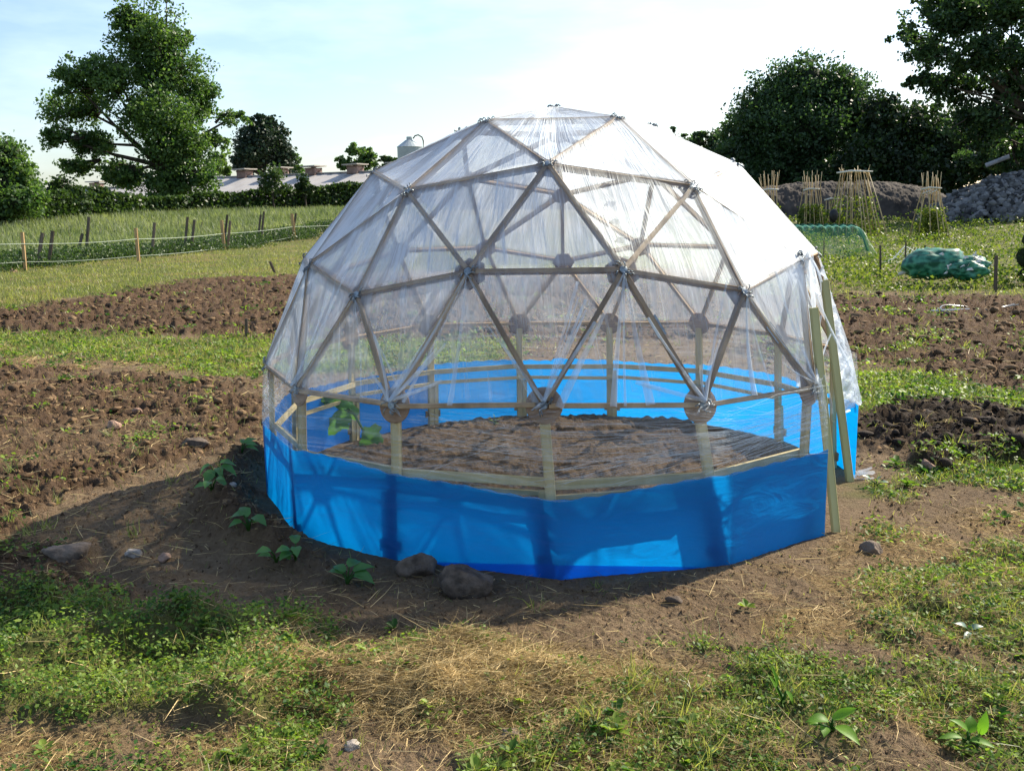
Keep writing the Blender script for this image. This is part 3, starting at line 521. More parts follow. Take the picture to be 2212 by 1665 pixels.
for k in ks:
    az = math.atan2(k[1], k[0])-math.radians(36); c = math.sqrt(1-k[2]**2); X, Y = c*math.sin(az), -c*math.cos(az)
    NODE.append(Vector((X*math.cos(ROT)-Y*math.sin(ROT), X*math.sin(ROT)+Y*math.cos(ROT), k[2]))*R+Vector((0, 0, 0.25*R)))
def azd(p): return math.degrees(math.atan2(p[0], -p[1]))           # azimuth seen from above: 0 towards the photographer, + to the right
def lev(i): z = ks[i][2]; return 'T' if z > .97 else 'A' if z > .9 else 'B' if z > .65 else 'C' if z > .4 else 'D'
CEN = Vector((0, 0, 0.25*R))
DOOR = [i for i in range(len(ks)) if lev(i) == 'D' and 60 < azd(NODE[i]) < 78]
dome = empty('dome_greenhouse', (0, 0, 0))
tag(dome, 'geodesic dome of wooden laths wrapped in clear film with a blue skirt', 'greenhouse')
edges = sorted({tuple(sorted((t[i], t[(i+1) % 3]))) for t in TR for i in range(3)})
edges = [e for e in edges if not (e[0] in DOOR or e[1] in DOOR)]
edges.sort(key=lambda e: np.linalg.norm(np.array((NODE[e[0]]+NODE[e[1]])/2)-CAM))
rest = MB()
for n_, (a, b) in enumerate(edges):
    pa, pb = NODE[a], NODE[b]; d = (pb-pa).normalized(); up = ((pa+pb)/2-CEN).normalized()
    j = Vector([random.uniform(-.004, .004) for _ in range(3)])
    mb = MB() if n_ < 98 else rest
    mb.box(pa+d*0.018+j, pb-d*0.018-j, 0.023, 0.031, up+Vector([random.uniform(-.15, .15) for _ in range(3)]))
    if n_ < 98:
        st = mb.build('strut', M['wood'], dome)
        if n_ in (4, 17):
            q = MB(); c = pa+(pb-pa)*0.42+up*0.010; q.box(c-d*0.05, c+d*0.05, 0.045, 0.003, up); q.build('joint_plate', M['steel'], st)
if rest.v: tag(rest.build('back_struts', M['wood'], dome), kind='stuff')
for i, p in enumerate(NODE):
    if i in DOOR: continue
    up = (p-CEN).normalized(); q = MB(); big = lev(i) in ('D',)
    if big: q.disc(p-up*0.017, up, 0.081, 0.012, 28)
    else: q.disc(p-up*0.017, up, 0.080 if lev(i) == 'C' else 0.07, 0.012, 6 if lev(i) in 'CB' else 24, random.random()*2, 0.05)
    hb = q.build('hub_plate', M['ply'], dome)
    q = MB(); x = up.orthogonal().normalized(); y = up.cross(x)
    for k in range(9):                      # wire hooks and bolt ends around the joint
        a_ = random.random()*2*PI; r_ = random.uniform(0.008, 0.032); c = p+(x*math.cos(a_)+y*math.sin(a_))*r_+up*0.006
        dd = (x*math.cos(a_+1)+y*math.sin(a_+1)).normalized()
        q.tube([c, c+up*0.012+dd*0.006, c+up*0.018+dd*0.018, c+up*0.008+dd*0.028], 0.0028, 5)
    q.disc(p+up*0.010, up, 0.018, 0.006, 10); q.build('wire_tie', M['steel'], hb, True)
# posts under the bottom ring, driven into the ground
POSTS = []
foot = {0: -1.0, -24: -27.5, -48: -47.5, 24: 24.5, 48: 44.0}
Dn = sorted([i for i in range(len(ks)) if lev(i) == 'D' and i not in DOOR], key=lambda i: azd(NODE[i]))
for i in Dn:
    p = NODE[i]; a_ = azd(p)
    fa = next((v for k, v in foot.items() if abs((a_+2.85)-k) < 4), a_); fr = R*(1.03 if abs(a_) < 60 else 1.0)
    if abs(a_+2.85+24) < 4 or abs(a_+2.85-48) < 4: fr = R*0.985
    b_ = Vector((math.sin(math.radians(fa))*fr, -math.cos(math.radians(fa))*fr, -0.06)); out_ = Vector((b_.x, b_.y, 0)).normalized()
    POSTS.append((fa, b_, p)); q = MB(); top = p-out_*0.012+Vector((0, 0, -0.035))
    q.box(b_-out_*0.02, top-out_*0.01, 0.046, 0.030, out_); q.build('post', M['post'], dome)
    q = MB(); sd = Vector((-out_.y, out_.x, 0))*(-0.04)
    q.box(b_-out_*0.025+sd*0.9, b_-out_*0.025+sd*0.9+(top-b_)*random.uniform(.42, .58), 0.034, 0.026, out_); q.build('stake', M['post'], dome)
    q = MB(); c = b_+(top-b_)*0.18; q.box(c-out_*0.015-sd*1.1, c-out_*0.015+sd*1.9, 0.05, 0.012, out_); q.build('cleat', M['wood'], dome)
# rails of board joining the posts inside the skirt
PS = sorted(POSTS, key=lambda t: t[0])
def onpost(P, z): f = (z-P[1].z)/(P[2].z-P[1].z); return P[1]+(P[2]-P[1])*f
for k in range(len(PS)):
    A_, B_ = PS[k], PS[(k+1) % len(PS)]
    if k == len(PS)-1 or not (A_[0] < 46 and B_[0] > 80):
        mA = onpost(A_, 0.395+random.uniform(-.01, .01)); mB_ = onpost(B_, 0.395+random.uniform(-.01, .01))
        if A_[0] > 40 and B_[0] > 80 and A_[0] < 60: continue
        inn = -Vector((mA.x+mB_.x, mA.y+mB_.y, 0)).normalized()*0.045
        q = MB(); q.box(mA+inn, mB_+inn, 0.034 if abs(A_[0]) > 60 else .042, 0.018, inn); q.build('rail', M['post'], dome)
        if -30 < A_[0] < 20 or abs(A_[0]) > 100:
            q = MB(); z2 = Vector((0, 0, -0.062 if abs(A_[0]) < 60 else -0.085)); q.box(mA+inn*1.4+z2, mB_+inn*1.4+z2*0.9, 0.024, 0.018, inn); q.build('rail', M['post'], dome)
# door frame: two new laths standing outside
def onfilm(px, py, off=0.10):              # first point of that sight line touching the wrapped dome
    for d_ in np.linspace(3.0, 6.5, 1400):
        t_ = AT(px, py, d_)
        if (Vector(t_)-CEN).length < R*0.985+off: return Vector(t_)
    return Vector(AT(px, py, 5.0))
for (bx, by, tx, ty, hz, w) in ((1808, 1148, 1757, 665, 1.16, .040), (1838, 1040, 1780, 605, 1.36, .045)):
    b_ = Vector(G(bx, by)); dd = math.hypot(b_.x-CAM[0], b_.y-CAM[1]); best = None
    for dz in np.linspace(-0.5, 0.5, 201):
        t_ = AT(tx, ty, dd+dz)
        if best is None or abs(t_[2]-hz) < abs(best[2]-hz): best = t_
    t_ = Vector(AT(tx, ty, dd-0.02)) if bx > 1820 else onfilm(tx, ty); q = MB(); q.box(b_-Vector((0, 0, .05)), t_, w, 0.024, (0.35, -1, 0)); q.build('door_post', M['newwood'], dome)
DP1b, DP1t = Vector(G(1808, 1148)), onfilm(1757, 665)
DP2b, DP2t = Vector(G(1838, 1040)), Vector(AT(1780, 605, math.hypot(G(1838, 1040)[0]-CAM[0], G(1838, 1040)[1]-CAM[1])-0.02))
# film over the triangles
fv = []; ff = []; fs = []; fo = []
def addgrid(pts, faces, suv, op): b = len(fv); fv.extend(pts); fs.extend(suv); fo.extend(op); ff.extend([tuple(i+b for i in f) for f in faces])
def suv_of(p):
    v = (p-CEN); el = math.atan2(v.z, math.hypot(v.x, v.y)); az = math.atan2(v.x, -v.y); return az, el
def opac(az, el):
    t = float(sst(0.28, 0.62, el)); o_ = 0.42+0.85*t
    o_ += 0.9*math.exp(-((az-1.25)/0.45)**2)*t-0.45*math.exp(-((az-0.30)/0.35)**2)*t*float(1-sst(0.8, 1.0, el))+0.10*math.exp(-((az+1.1)/0.5)**2)  # denser film stands for the sun's white blaze, clearer left of it
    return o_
NS = 16
for t_ in TR:
    if any(i in DOOR for i in t_): continue
    a, b, c = [CEN+(NODE[i]-CEN)*1.0105 for i in t_]; az0 = suv_of((a+b+c)/3)[0]; idx = {}; P_ = []; sv = []; op = []; pc = suv_of((a+b+c)/3); pf = 0.42 if (0.0 < pc[0] < 0.62 and 0.45 < pc[1] < 0.86) else (1.35 if pc[1] > 0.86 and pc[0] > 0 else (1.2 if 0.62 <= pc[0] < 1.7 and pc[1] > .45 else (1.1 if 0.62 <= pc[0] < 1.7 else 1.0)))  # pf: panels in the sun's blaze made whiter, those beside it clearer
    for i in range(NS+1):
        for j in range(NS+1-i):
            u, v, w = i/NS, j/NS, 1-(i+j)/NS; p = a*u+b*v+c*w; d = (p-CEN).normalized(); az, el = suv_of(p)
            if az-az0 > PI: az -= 2*PI
            if az-az0 < -PI: az += 2*PI
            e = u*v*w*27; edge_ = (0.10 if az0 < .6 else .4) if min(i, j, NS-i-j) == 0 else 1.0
            wob = (float(vn(az*26+el*3, el*2.5, 5))-.5)*0.014+(float(vn(az*9, el*6, 6))-.5)*0.02
            p = p+d*(wob*min(1, e*1.5+.08)-0.008*e); idx[i, j] = len(P_); P_.append(p)
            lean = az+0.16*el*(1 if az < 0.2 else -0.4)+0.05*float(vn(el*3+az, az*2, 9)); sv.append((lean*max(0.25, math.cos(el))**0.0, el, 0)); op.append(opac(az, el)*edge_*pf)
    fc = []
    for i in range(NS):
        for j in range(NS-i):
            fc.append((idx[i, j], idx[i+1, j], idx[i, j+1]))
            if i+j < NS-1: fc.append((idx[i+1, j], idx[i+1, j+1], idx[i, j+1]))
    addgrid(P_, fc, sv, op)
def strip(P0, P1, n, m, opv, az=1.2, crin=0.01, sd=3):
    P_ = []; sv = []; op = []
    for i in range(n+1):
        A_ = P0[0]+(P0[1]-P0[0])*i/n; B_ = P1[0]+(P1[1]-P1[0])*i/n
        for j in range(m+1):
            p = A_+(B_-A_)*j/m; e = crin*4*(j/m)*(1-j/m)
            p = p+Vector((1, -.4, .2))*e*(float(vn(i*1.3, j*.9+i*.5, sd))-.5)*2; P_.append(p); sv.append((az+.25*j/m, 0.8-0.8*i/n, 0)); op.append(opv)
    addgrid(P_, [(i*(m+1)+j, (i+1)*(m+1)+j, (i+1)*(m+1)+j+1, i*(m+1)+j+1) for i in range(n) for j in range(m)], sv, op)
def nearest(lv, a_): return min([i for i in range(len(ks)) if lev(i) == lv], key=lambda i: abs((azd(NODE[i])-a_+180) % 360-180))
C58, D48, D96, C85 = (NODE[nearest('C', 57)], NODE[nearest('D', 46)], NODE[nearest('D', 94)], NODE[nearest('C', 83)])
OUT = Vector((.03, -.008, 0))
strip((C58+OUT, D48+OUT+Vector((.02, 0, -.1))), (DP1t+Vector((.0, 0, .10)), DP1t+(DP1b-DP1t)*.35), 16, 6, 1.0)
strip((C85+OUT*.5, D96+OUT*.6+Vector((.045, -.05, 0))), (DP2t, DP2t+(DP2b-DP2t)*.50), 26, 8, 1.5, 1.6, .03, 8)
strip((D96+OUT*.6+Vector((.045, -.05, 0)), Vector((1.77, -.10, .43))), (DP2t+(DP2b-DP2t)*.50, DP2t+(DP2b-DP2t)*.66), 14, 8, 1.5, 1.6, .03, 12)
V = np.array([tuple(p) for p in fv]); me = bpy.data.meshes.new('clear_film'); me.from_pydata(V.tolist(), [], ff); me.update()
at = me.attributes.new('suv', 'FLOAT_VECTOR', 'POINT'); at.data.foreach_set('vector', np.array(fs, dtype=np.float32).ravel())
at = me.attributes.new('opac', 'FLOAT', 'POINT'); at.data.foreach_set('value', np.array(fo, dtype=np.float32))
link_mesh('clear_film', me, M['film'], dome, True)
# film wound round between the bottom ring and the skirt; skirt of blue sheet
SK = []                                      # (azimuth deg, x, y) of skirt corners
for fa, b_, p in PS:
    r_ = math.hypot(b_.x, b_.y)+0.012; SK.append((fa, b_.x*(r_/math.hypot(b_.x, b_.y)), b_.y*(r_/math.hypot(b_.x, b_.y)), p))
door_a = [s for s in SK if 40 < s[0] < 50][0]; left = [s for s in SK if s[0] > 80]; right = [s for s in SK if s[0] <= door_a[0]]
chain = [(84.0, DP2b.x+.04, DP2b.y+.06, None)]+left+[(s[0]+360, s[1], s[2], s[3]) for s in right]
chain[-1] = (chain[-1][0], DP1b.x-.075, DP1b.y-.05, chain[-1][3])
def skirt_h(a_):
    a_ = (a_+180) % 360-180
    h = 0.435-0.085*math.exp(-((a_-2)/20)**2)+0.012*math.sin(a_*.11)
    return h-0.02*math.exp(-((a_+27)/9)**2)
def ringstrip(name, z0f, z1f, off, mat_, nseg, nz_, kind, a_lo=-1e9, a_hi=1e9, par=None):
    P_ = []; sv = []; op = []; rows = 0
    for k in range(len(chain)-1):
        a0, x0, y0, _ = chain[k]; a1, x1, y1, _ = chain[k+1]
        for i in range(nseg+(1 if k == len(chain)-2 else 0)):
            f = i/nseg; a_ = a0+(a1-a0)*f
            if not (a_lo <= a_ <= a_hi): continue
            x, y = x0+(x1-x0)*f, y0+(y1-y0)*f; l = math.hypot(x, y); nx, ny = x/l, y/l; z0, z1 = z0f(a_), z1f(a_); ed = 4*f*(1-f)
            for j in range(nz_+1):
                v = j/nz_; z = z0+(z1-z0)*v; aw = math.radians(a_)
                w = (float(vn(aw*6+v*2.5, v*2+aw*2, 41))-.5)*0.014*ed+(float(vn(aw*20-v*12, v*5+aw, 43))-.5)*0.005*(.3+.7*ed)
                if kind == 'film': r_off = off(a_, v)+w*0.5
                else:
                    r_off = off+w-0.018*ed*(1-v)*0
                P_.append((x+nx*r_off, y+ny*r_off, z)); sv.append((aw, v*0.35+0.02*math.sin(aw*5), 0)); op.append(1.0)
            rows += 1
    m_ = nz_+1; Fq = [(i*m_+j, (i+1)*m_+j, (i+1)*m_+j+1, i*m_+j+1) for i in range(rows-1) for j in range(nz_)]
    return npmesh(name, P_, Fq, mat_, par or dome, True, {'suv': np.array(sv), 'opac': np.array(op)})
ringstrip('blue_skirt', lambda a: -0.03+0.012*math.sin(a*.3), lambda a: skirt_h(a)+0.004*math.sin(a*1.7), 0.0, M['blue'], 26, 12, 'blue')
ringstrip('skirt_hem', lambda a: -0.03, lambda a: max(-.02, 0.075*(1-abs((a+180) % 360-180+1)/(27 if (a+180) % 360-180 < -1 else 26))-.012), 0.006, M['blue'], 26, 2, 'blue', 333, 384)
ringstrip('film_band', lambda a: skirt_h(a)-0.006, lambda a: 0.735, lambda a_, v: 0.004-0.0*v-(0.035*v if abs((a_+180) % 360-180) < 60 else 0.025*v), M['filmlow'], 22, 8, 'film')
# folds hanging from hubs and strands stretched round the band
q = MB(); FA = []
def rib(p0, p1, w0, w1, sag=0.0, n=8):
    p0, p1 = Vector(p0), Vector(p1); d = (p1-p0).normalized(); o_ = ((p0+p1)/2-Vector((0, 0, .4))).normalized(); s_ = d.cross(o_).normalized(); V_ = []
    for i in range(n+1):
        f = i/n; w = w0+(w1-w0)*f; p = p0+(p1-p0)*f+o_*sag*4*f*(1-f); V_ += [p-s_*w/2, p+o_*w*0.35, p+s_*w/2]
    q.add(V_, [(i*3+k, i*3+k+1, i*3+k+4, i*3+k+3) for i in range(n) for k in range(2)])
def outp(p, k=1.018): return CEN+(p-CEN)*k
for i in range(len(ks)):
    if lev(i) != 'C' or abs(azd(NODE[i])) > 75: continue
    pC = outp(NODE[i])
    for k in range(4):
        a_ = math.radians(azd(NODE[i])+random.uniform(-15, 15)); z1 = 0.735; pD = Vector((math.sin(a_)*R*.985, -math.cos(a_)*R*.985, z1))
        rib(pC+Vector((0, 0, -.02)), pD, 0.006, random.uniform(.012, .045), -0.02)
Dall = [NODE[i] for i in Dn if abs(azd(NODE[i])) < 60]
for p in Dall:
    for k in range(7):
        a_ = math.radians(azd(p)+random.uniform(-11, 11)); h = random.uniform(.08, .55); zt = 0.74+h; rr = R*math.cos(math.asin(min(.9, (zt-.25*R)/R)))*1.006
        rib(outp(p)+Vector((0, 0, .02)), (math.sin(a_)*rr, -math.cos(a_)*rr, zt), random.uniform(.008, .02), random.uniform(.003, .02), -0.015)
def rib_npm(name, mat_):
    me = bpy.data.meshes.new(name); me.from_pydata(q.v, [], q.f); me.update(); n = len(q.v)
    at = me.attributes.new('suv', 'FLOAT_VECTOR', 'POINT'); at.data.foreach_set('vector', np.array(q.v, dtype=np.float32).ravel()*0.3)
    at = me.attributes.new('opac', 'FLOAT', 'POINT'); at.data.foreach_set('value', np.ones(n, dtype=np.float32)); return link_mesh(name, me, mat_, dome, True)
rib_npm('film_folds', M['fold'])
q = MB()
def bandpt(a_, z):                          # on the wound band at azimuth a_ (deg)
    aa_ = a_ if a_ > 84 else a_+360; aa_ = max(84.01, min(aa_, chain[-1][0]-.01))
    for k in range(len(chain)-1):
        if chain[k][0] <= aa_ <= chain[k+1][0]:
            f = (aa_-chain[k][0])/(chain[k+1][0]-chain[k][0]); x = chain[k][1]*(1-f)+chain[k+1][1]*f; y = chain[k][2]*(1-f)+chain[k+1][2]*f; l = math.hypot(x, y)
            v = (z-.4)/.335; return Vector((x*(1+(0.006-.03*v)/l), y*(1+(0.006-.03*v)/l), z))
for k in range(150):
    a1 = random.choice((44, 24.5, 44, 44, -1)) if k < 130 else random.choice((-47.5, -66)); zc = {44: .60, 24.5: .56, -1: .60}.get(a1, .58)
    z1 = zc+random.gauss(0, .055); a0 = a1-random.uniform(16, 50); z0 = random.uniform(.40, .72)
    if a0 < -30 and k < 130: a0 = -28
    n = 14; pts = [bandpt(a0+(a1-a0)*i/n, min(.73, max(.37, z0+(z1-z0)*(i/n)**0.8))) for i in range(n+1)]
    w = random.choice((.0009, .0012, .0018))
    V_ = []
    for p in pts: V_ += [p-Vector((0, 0, w/2)), p+Vector((p.x, p.y, 0)).normalized()*.001, p+Vector((0, 0, w/2))]
    q.add(V_, [(i*3+j, i*3+j+1, i*3+j+4, i*3+j+3) for i in range(n) for j in range(2)])
o = rib_npm('film_strands', M['fold']); tag(o, kind='stuff')
# scraps of gathered film by the door and on the hubs
q = MB()
def scrap(c, ln, dirn, wd=0.03, n=5):
    for k in range(n):
        c0 = Vector(c)+Vector([random.gauss(0, .012) for _ in range(3)]); d = Vector(dirn).normalized()+Vector([random.gauss(0, .12) for _ in range(3)]); rib(c0, c0+d*ln*random.uniform(.6, 1.1), random.uniform(.4, 1)*wd, random.uniform(.2, .8)*wd, random.uniform(-.03, .03), 7)
scrap(D48+Vector((.03, -.03, .06)), .22, (.12, 0, -1), .03, 4); rib_npm('film_scrap', M['fold']); q = MB(); scrap(C58+Vector((.03, -.02, .03)), .22, (.25, 0, -1), .05, 8); rib_npm('film_scrap', M['fold']); q = MB()
scrap((1.72, -.22, .03), .09, (1, .2, .1), .05, 6); rib_npm('film_scrap', M['fold'])
for i in Dn:
    if abs(azd(NODE[i])) < 60: q = MB(); scrap(outp(NODE[i], 1.01)+Vector((.02, 0, .01)), .05, (random.uniform(-1, 1), -.2, random.uniform(-1, .3)), .012, 4); rib_npm('film_scrap', M['fold'])
# ------------------------------------------------------------------ trees, hedge
def tree(name, label, cat, base, lobes, nleaf, lsize, mleaf, trunk_r, seed, clump=0.16, shell=0.55, core=0.0, limbs=14, asp=0.65, group=None, trunk_top=None):
    # lobes: (centre Vector, rx, rz, ry) ; the crown is many clumps of leaves spread through the lobes
    rg = np.random.default_rng(seed); base = Vector(base); root = empty(name, base); tag(root, label, cat, group)
    vol = np.array([l[1]*l[2] for l in lobes]); vol = vol/vol.sum(); ncl = max(12, nleaf//45); which = rg.choice(len(lobes), ncl, p=vol)
    cc = np.array([tuple(lobes[k][0]) for k in which]); rad = np.array([(lobes[k][1], lobes[k][3], lobes[k][2]) for k in which])
    d = rg.normal(size=(ncl, 3)); d /= np.linalg.norm(d, axis=1, keepdims=True); u = shell+(1-shell)*rg.random(ncl); u *= rg.random(ncl)**0.22
    cl = cc+d*rad*u[:, None]*(1+rg.normal(0, .07, (ncl, 1)))
    m_ = nleaf//ncl; mr = rad.mean(1); cr_ = clump*mr*rg.uniform(.6, 1.3, ncl)
    P_ = np.repeat(cl, m_, 0)+np.clip(rg.normal(0, 1, (ncl*m_, 3)), -1.7, 1.7)*np.repeat(cr_, m_)[:, None]*np.array([1, 1, .75])
    global RNG; old = RNG; RNG = rg
    V, F, T = leaves(P_, unit(rg.normal(0, 1, (len(P_), 3))+np.array([0, 0, .35])), rg.uniform(.6, 1.3, len(P_))*lsize, asp, np.clip(np.repeat(rg.normal(.5, .22, ncl), m_)+rg.normal(0, .14, len(P_)), 0, 1)); RNG = old
    npmesh('crown', V, F, mleaf, root, attrs={'tint': T})
    q = MB(); tops = [Vector(l[0]) for l in lobes]; ctr = sum(tops, Vector())/len(tops); tt = Vector(trunk_top) if trunk_top else Vector((base.x*.6+ctr.x*.4, base.y*.6+ctr.y*.4, base.z+(ctr.z-base.z)*.75))
    fork = base+(tt-base)*.45
    q.tube([base-Vector((0, 0, .5)), base+(tt-base)*.2+Vector((.05, 0, 0)), fork, base+(tt-base)*.75, tt], [trunk_r*1.25, trunk_r, trunk_r*.85, trunk_r*.5, trunk_r*.2], 9)
    for l in lobes:
        c = Vector(l[0]); st = base+(tt-base)*rg.uniform(.3, .7); md = (st+c)/2+Vector(rg.normal(0, .06, 3))*(c-st).length+Vector((0, 0, .05))*(c-st).length
        q.tube([st, st.lerp(md, .5), md, c], [trunk_r*.34, trunk_r*.27, trunk_r*.18, trunk_r*.08], 6)
    for k in rg.choice(ncl, min(ncl, limbs*6), replace=False):
        l = lobes[which[k]]; st = Vector(l[0]).lerp(tt, .25); e = Vector(cl[k]); md = (st+e)/2+Vector(rg.normal(0, .08, 3))*(e-st).length
        q.tube([st, md, e], [trunk_r*.16, trunk_r*.10, trunk_r*.04], 4, False)
    q.build('trunk', M['bark'], root, True)
    if core:  # solid dark bodies added inside the lobes to block light
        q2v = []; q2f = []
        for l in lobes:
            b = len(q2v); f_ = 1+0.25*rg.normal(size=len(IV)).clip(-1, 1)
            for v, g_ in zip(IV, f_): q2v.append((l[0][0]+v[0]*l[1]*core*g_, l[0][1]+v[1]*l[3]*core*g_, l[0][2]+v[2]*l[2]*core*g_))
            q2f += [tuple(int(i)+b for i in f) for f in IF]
        npmesh('shade_core', q2v, np.array(q2f), M['core'], root)
    return root
def LB(px, py, rx, rz, dist, dd=0.0, ry=None):
    s = (dist+dd)/FPX; return (Vector(AT(px, py, dist+dd)), rx*s, rz*s, (ry or (rx+rz)/2*0.9)*s)
def GB(px, py, dist):
    p = AT(px, py, dist); return (p[0], p[1], HZ(p[0], p[1]))
D_ = 86
tree('ash_tree', 'tall broad ash tree towering over the hedge on the left', 'tree', GB(395, 455, D_),
     [LB(325, 70, 78, 75, D_), LB(395, 85, 30, 30, D_, 1), LB(270, 45, 35, 35, D_), LB(350, 150, 100, 80, D_), LB(230, 165, 85, 60, D_, -1), LB(150, 170, 45, 38, D_), LB(165, 230, 68, 48, D_, 2), LB(430, 215, 55, 60, D_, 1), LB(320, 250, 100, 75, D_, -2), LB(120, 295, 45, 28, D_), LB(200, 310, 70, 38, D_, 1), LB(170, 360, 60, 25, D_, 2), LB(390, 330, 85, 80, D_, -1), LB(270, 380, 70, 40, D_, 1), LB(500, 255, 42, 24, D_, 1), LB(465, 300, 32, 30, D_), LB(365, 405, 65, 42, D_, -1), LB(440, 385, 38, 40, D_, -2)],
     60000, 0.27, M['tree'], 0.75, 3, 0.145, 0.35, 0, 40)
tree('dark_cypress', 'dark dense evergreen with a jagged flat top behind the sheds', 'tree', GB(568, 430, 122),
     [LB(560, 315, 48, 52, 122), LB(585, 300, 38, 50, 122, 1), LB(540, 340, 35, 45, 122), LB(615, 345, 28, 38, 122, 1), LB(545, 270, 9, 22, 122), LB(565, 262, 9, 22, 122), LB(587, 265, 9, 22, 122), LB(520, 350, 18, 30, 122)],
     14000, 0.42, M['conifer'], 0.5, 4, 0.2, 0.5, 0.5)
tree('small_green_tree', 'pale small tree between the big ash and the dark evergreen', 'tree', GB(505, 420, 125), [LB(470, 350, 28, 32, 125), LB(455, 375, 24, 24, 125), LB(495, 375, 18, 20, 125), LB(645, 365, 14, 34, 125)], 1600, 0.5, M['tree'], 0.2, 5, 0.24, 0.2)
tree('round_bush_tree', 'rounded leafy tree cut off by the left edge of the photo', 'tree', GB(5, 475, 66), [LB(15, 345, 45, 55, 66), LB(45, 395, 42, 42, 66), LB(-20, 400, 70, 70, 66), LB(60, 430, 34, 28, 66, -1), LB(20, 435, 70, 32, 66, -1)], 16000, 0.24, M['tree'], 0.35, 6, 0.2, 0.45, 0.5)
tree('distant_willow', 'small grey green willow on the skyline left of the silo', 'tree', GB(775, 400, 150), [LB(765, 325, 20, 20, 150), LB(795, 335, 24, 22, 150), LB(745, 350, 20, 16, 150), LB(780, 355, 45, 16, 150)], 3200, 0.5, M['tree'], 0.3, 7, 0.2, 0.3)
tree('distant_bush', 'low bush in front of the silo beside the dome edge', 'tree', GB(840, 400, 140), [LB(838, 345, 20, 18, 140), LB(865, 350, 16, 12, 140), LB(890, 338, 24, 10, 140), LB(860, 365, 50, 16, 140)], 2500, 0.5, M['hedge'], 0.2, 8, 0.2, 0.3)
q = MB(); b0 = Vector(GB(655, 420, 130)); root = empty('bare_shrub', b0); tag(root, 'thin leafless shrub sticking up beside the dark evergreen', 'shrub')
for k in range(9):
    e = Vector(AT(640+k*9, 358+abs(k-2)*3, 130)); q.tube([b0, b0.lerp(e, .6)+Vector((random.uniform(-.3, .3), 0, .2)), e], [.07, .045, .02], 4)
q.build('branches', M['bark'], root)
# right hand trees
DR = 74
tree('round_willow', 'wide rounded willow rising right of the dome against white sky', 'tree', GB(1740, 470, DR),
     [LB(1740, 190, 95, 70, DR), LB(1660, 235, 80, 75, DR, -1), LB(1810, 215, 80, 75, DR, 1), LB(1610, 290, 55, 60, DR), LB(1720, 290, 150, 90, DR, -1), LB(1860, 280, 50, 60, DR), LB(1580, 350, 42, 55, DR, -1), LB(1650, 380, 100, 70, DR, -2), LB(1770, 390, 110, 70, DR, -2)],
     70000, 0.24, M['willow'], 0.6, 9, 0.13, 0.6, 0.5, 24)
tree('overhanging_tree', 'large open tree leaning in from the right edge with dark limbs showing', 'tree', GB(2520, 480, 58),
     [LB(2080, 40, 115, 60, 58), LB(2180, 20, 80, 60, 58, -1), LB(2010, 110, 70, 45, 58), LB(1960, 75, 40, 30, 58, 1), LB(2120, 120, 90, 55, 58, -1), LB(1985, 170, 35, 22, 58), LB(2060, 190, 70, 50, 58), LB(2180, 190, 70, 55, 58, 1), LB(2120, 265, 90, 45, 58), LB(2050, 0, 80, 30, 58), LB(2260, 110, 90, 90, 58), LB(2270, 240, 80, 70, 58), LB(2140, 330, 70, 40, 58, 1), LB(2215, 360, 55, 50, 58, 1)],
     40000, 0.22, M['willow'], 0.36, 10, 0.12, 0.3, 0, 44, trunk_top=tuple(AT(2080, 130, 58)))
q = MB()
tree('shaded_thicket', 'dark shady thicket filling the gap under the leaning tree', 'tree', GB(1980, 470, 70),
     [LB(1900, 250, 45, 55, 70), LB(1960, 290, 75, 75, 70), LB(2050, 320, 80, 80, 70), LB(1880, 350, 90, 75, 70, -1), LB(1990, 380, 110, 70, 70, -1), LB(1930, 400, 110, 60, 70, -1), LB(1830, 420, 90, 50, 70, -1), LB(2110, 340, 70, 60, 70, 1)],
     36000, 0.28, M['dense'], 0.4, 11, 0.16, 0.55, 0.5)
tree('bright_thicket', 'sunlit yellow green bushes behind the rubble heap at the right', 'tree', GB(2170, 440, 72),
     [LB(2150, 300, 60, 60, 72), LB(2200, 340, 60, 55, 72, -1), LB(2220, 400, 60, 40, 72, -2), LB(2260, 330, 60, 90, 72)], 12000, 0.34, M['hedge'], 0.3, 12, 0.18, 0.45, 0.6)
tree('far_right_treetops', 'small jagged treetops just above the dome shoulder', 'tree', GB(1480, 400, 160), [LB(1455, 283, 8, 12, 160), LB(1480, 292, 14, 8, 160), LB(1510, 290, 20, 14, 160), LB(1500, 310, 50, 18, 160), LB(1545, 320, 30, 40, 160), LB(1490, 355, 60, 34, 160), LB(1440, 375, 60, 24, 160)], 6500, 0.55, M['willow'], 0.3, 13, 0.2, 0.4, 0.4)
tree('edge_bush', 'dark bush at the right edge beyond the green bundle', 'bush', GB(2212, 585, 21), [LB(2222, 552, 24, 28, 21), LB(2235, 522, 26, 26, 21), LB(2222, 590, 22, 18, 21), LB(2240, 590, 26, 22, 21)], 2600, 0.06, M['weed2'], 0.03, 14, 0.2, 0.4, 0.8)
